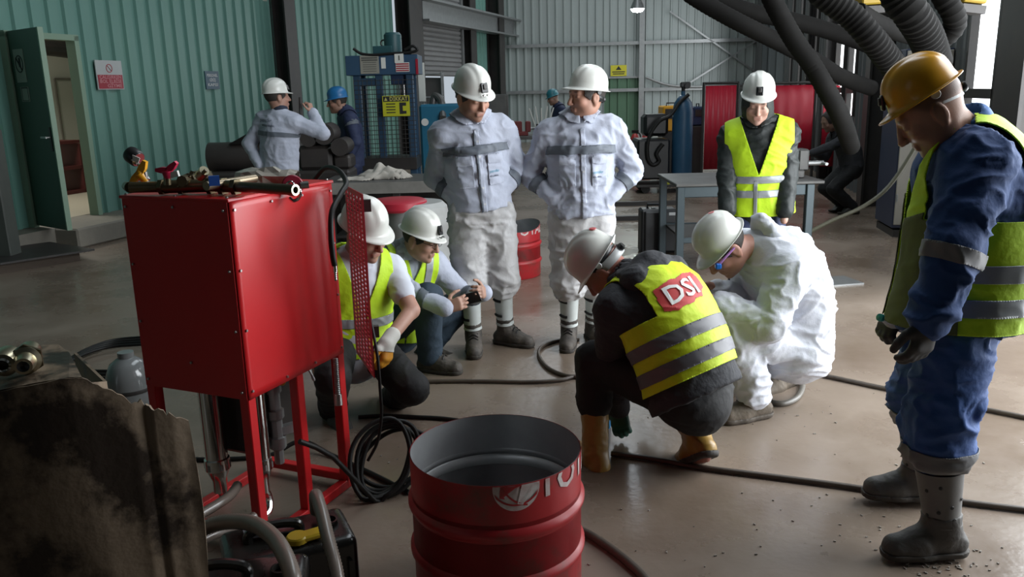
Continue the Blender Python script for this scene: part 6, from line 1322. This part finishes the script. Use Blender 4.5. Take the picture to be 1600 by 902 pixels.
# --- man behind the slotted guard
f = nrm(V3(.50, -.87, 0)); r = V3(f[1], -f[0], 0)
p = Fig('squatting man with an orange glove partly hidden behind the slotted guard', at(552, 540, 4.38), at(556, 402, 4.38), at(570, 366, 4.30), (.72, -.58, -.36), r, hu=(.12, -.2, .97), S=1.04, bow=.03, wL=at(606, 533, 4.06), eL=at(640, 480, 4.30), aL=at(612, 622, 4.45), kL=at(632, 540, 3.95), aR=at(520, 640, 4.2), kR=at(520, 560, 3.8), hL=dict(d=(-.10, -.35, -1), p=(-.8, .3, 0), curl=.45), vox=.009, seed=23, fat=1.10)
p.body((.42, .23, .17), .2, (.2, .13, .1)); p.hair()
P = p.torso(.03, .02, .76, .05)
for c in 'RL': P += [cap(p.sh[c], p.sh[c]+(p.el[c]-p.sh[c])*.62, .078, .066, .035)]
p.garment('tee_shirt', P, 'tee_white', amp=.006, seed=1)
p.trousers('black_pants', .024, 1., .95, .006); p.boots('boot_grey', 'sole_dark', .25); p.gloves('glove_orange', 'L', .006, 'glove_white')
p.vest('vest_yellow', .044, -.02, .150, .33, .18, low=.02, open_front=.02); p.vest_band(.14, .19, 'vest_band'); p.helmet(tilt=0, scale=1.04)
# --- man with his back turned, arm raised
f = nrm(V3(.32, .95, 0)); r = V3(f[1], -f[0], 0)
p = Fig('man in white jacket seen from behind raising his right hand', at(437, 270, 8.6), at(437, 178, 8.6), at(433, 153, 8.6), (.80, .58, .05), r, S=1.02, wR=at(488, 176, 8.62), eR=at(506, 214, 8.5), wL=at(406, 258, 8.55), eL=at(392, 222, 8.65), hR=dict(d=(-.25, 0, 1), p=(-.9, .2, 0), curl=.8), vox=.012, fine=.008, seed=31, fat=1.05, group='workers at the back of the hall')
p.body((.34, .19, .14), .1); p.hair(); p.jacket('white_cloth', .036, .04, .05, .010, collar=False); p.band(.375, .418, 'band_grey')
p.garment('collar', [cap(p.nk-p.up*.02, p.nk+p.up*.05, .085, .08, .02)], M('collar_navy', (.015, .02, .04), rough=.8), vox=.012, amp=.003)
p.decal('petrofer', .05, .525, -.075, 'print_navy', p.jk[0], p.jk, back=True, off=.012, width=.15, bold=False); p.decal('METAL & MİNERAL', .028, .475, -.035, 'print_navy', p.jk[0], p.jk, back=True, off=.012, width=.155)
p.trousers('pale_trousers', .035, 1., .95, .008); p.boots('boot_muddy', 'sole_dark', .25); p.helmet(lamp='plain')
MB().cyl(at(469, 152, 8.6), at(470, 188, 8.6), .016, n=10).build('steel_rod', 'dark_steel', None, label='dark rod held up by the man in white seen from behind', cat='rod')
# --- man in a blue helmet
f = nrm(V3(-.92, -.38, 0)); r = V3(f[1], -f[0], 0)
p = Fig('man in navy work jacket with a bright blue helmet beside the press', at(550, 258, 10.4), at(542, 177, 10.4), at(527, 160, 10.38), (-.92, -.3, -.1), r, S=.98, vox=.012, fine=.008, seed=33, group='workers at the back of the hall', bow=.02)
p.body((.27, .15, .105), .3); p.hair(); p.jacket('navy_work', .036, -.02, .06, .008); p.trousers('navy_work', .03, 1., .95, .008); p.boots('boot_grey', 'sole_dark', .25); p.armband('L', .05, .25, 'band_grey', 'upper'); p.helmet('helmet_blue')
# --- distant man in a teal helmet
p = Fig('distant man in navy jacket and teal helmet at the far table', at(876, 213, 16.6), at(873, 167, 16.6), at(864, 154, 16.6), (-.9, -.35, -.25), (-.35, .93, 0), S=.95, vox=.016, fine=.012, seed=35, group='workers at the back of the hall', bow=.02)
p.body((.25, .15, .11)); p.jacket('navy_work', .036, -.02, .06, .008); p.trousers('navy_work', .03, 1., .95, .006); p.boots('boot_grey', 'sole_dark', .2); p.helmet('helmet_teal')
# --- distant man bending at the vise
p = Fig('bareheaded man in dark clothes bending over work beside the red screen', at(1330, 262, 10.9), at(1310, 208, 10.9), at(1296, 190, 10.85), (-.85, -.2, -.45), (-.2, .97, 0), S=.92, wL=at(1268, 240, 10.7), wR=at(1272, 238, 11.0), aL=None, vox=.014, fine=.010, seed=37, group='workers at the back of the hall', bow=.05, hL=dict(d=(-1, 0, -.1), p=(0, .3, -1), curl=.4), hR=dict(d=(-1, 0, -.1), p=(0, -.3, -1), curl=.4))
p.body((.25, .15, .11)); p.hair(); p.jacket('dark_fleece', .034, -.02, .06, .008); p.trousers('black_pants', .03, 1., .95, .006); p.boots('boot_grey', 'sole_dark', .2)
# --- bottle in the near man's far hand
b0, b1 = at(1412, 506, 3.06), at(1374, 496, 3.00); ax_ = nrm(b1-b0); L = .20; bo = thing('water_bottle', b0, 'clear plastic water bottle with a teal cap held by the nearest man', 'bottle')
MB().lathe([(0, 0), (.028, 0), (.030, .01), (.030, .11), (.027, .13), (.014, .165), (.012, .175)], 20, b1-ax_*L*.95, ax_).build('body', M('bottle_clear', (.55, .58, .60), rough=.12, spec=.6), bo, True)
MB().lathe([(.014, .174), (.0145, .19), (0, .192)], 16, b1-ax_*L*.95, ax_).build('cap', M('cap_teal', (.03, .35, .32), rough=.4), bo, True)
MB().lathe([(.0308, .04), (.0308, .09)], 20, b1-ax_*L*.95, ax_).build('label_wrap', M('label_blue', (.10, .18, .30), rough=.5), bo, True)

# --- small bits around the boots
bb = fl(946, 668); t = thing('small_bottle', bb, 'small blue and white bottle behind the yellow boot', 'bottle'); MB().lathe([(0, 0), (.026, 0), (.028, .01), (.028, .09), (.012, .13), (.012, .145)], 16, bb).build('body', M('blue_plastic', (.03, .22, .50), rough=.3), t, True); MB().lathe([(.014, .144), (.014, .16), (0, .161)], 14, bb).build('cap', 'print_white', t, True); MB().lathe([(.0285, .06), (.0285, .085)], 16, bb).build('label_wrap', 'print_white', t, True)
random.seed(5); q = MB()
for (cx, cy_, n, sp_) in ((1475, 885, 60, 34), (1500, 862, 16, 26), (1390, 840, 10, 40), (1300, 800, 22, 150), (1260, 640, 22, 120), (1040, 850, 16, 120), (1460, 720, 14, 60), (700, 720, 12, 60)):
    for i in range(n):
        c = fl(cx+random.gauss(0, sp_), cy_+random.gauss(0, sp_*.28)); a = random.random()*3; L = .0018+random.random()*.004
        q.box((c[0], c[1], .0025), (L*2.2, L, .004), Matrix.Rotation(a, 3, 'Z'))
o = q.build('floor_debris', M('chips', (.34, .31, .27), (.14, .12, .10), rough=.8, scale=60), None, label='pale grit and chips scattered on the wet floor', cat='debris', kind='stuff')
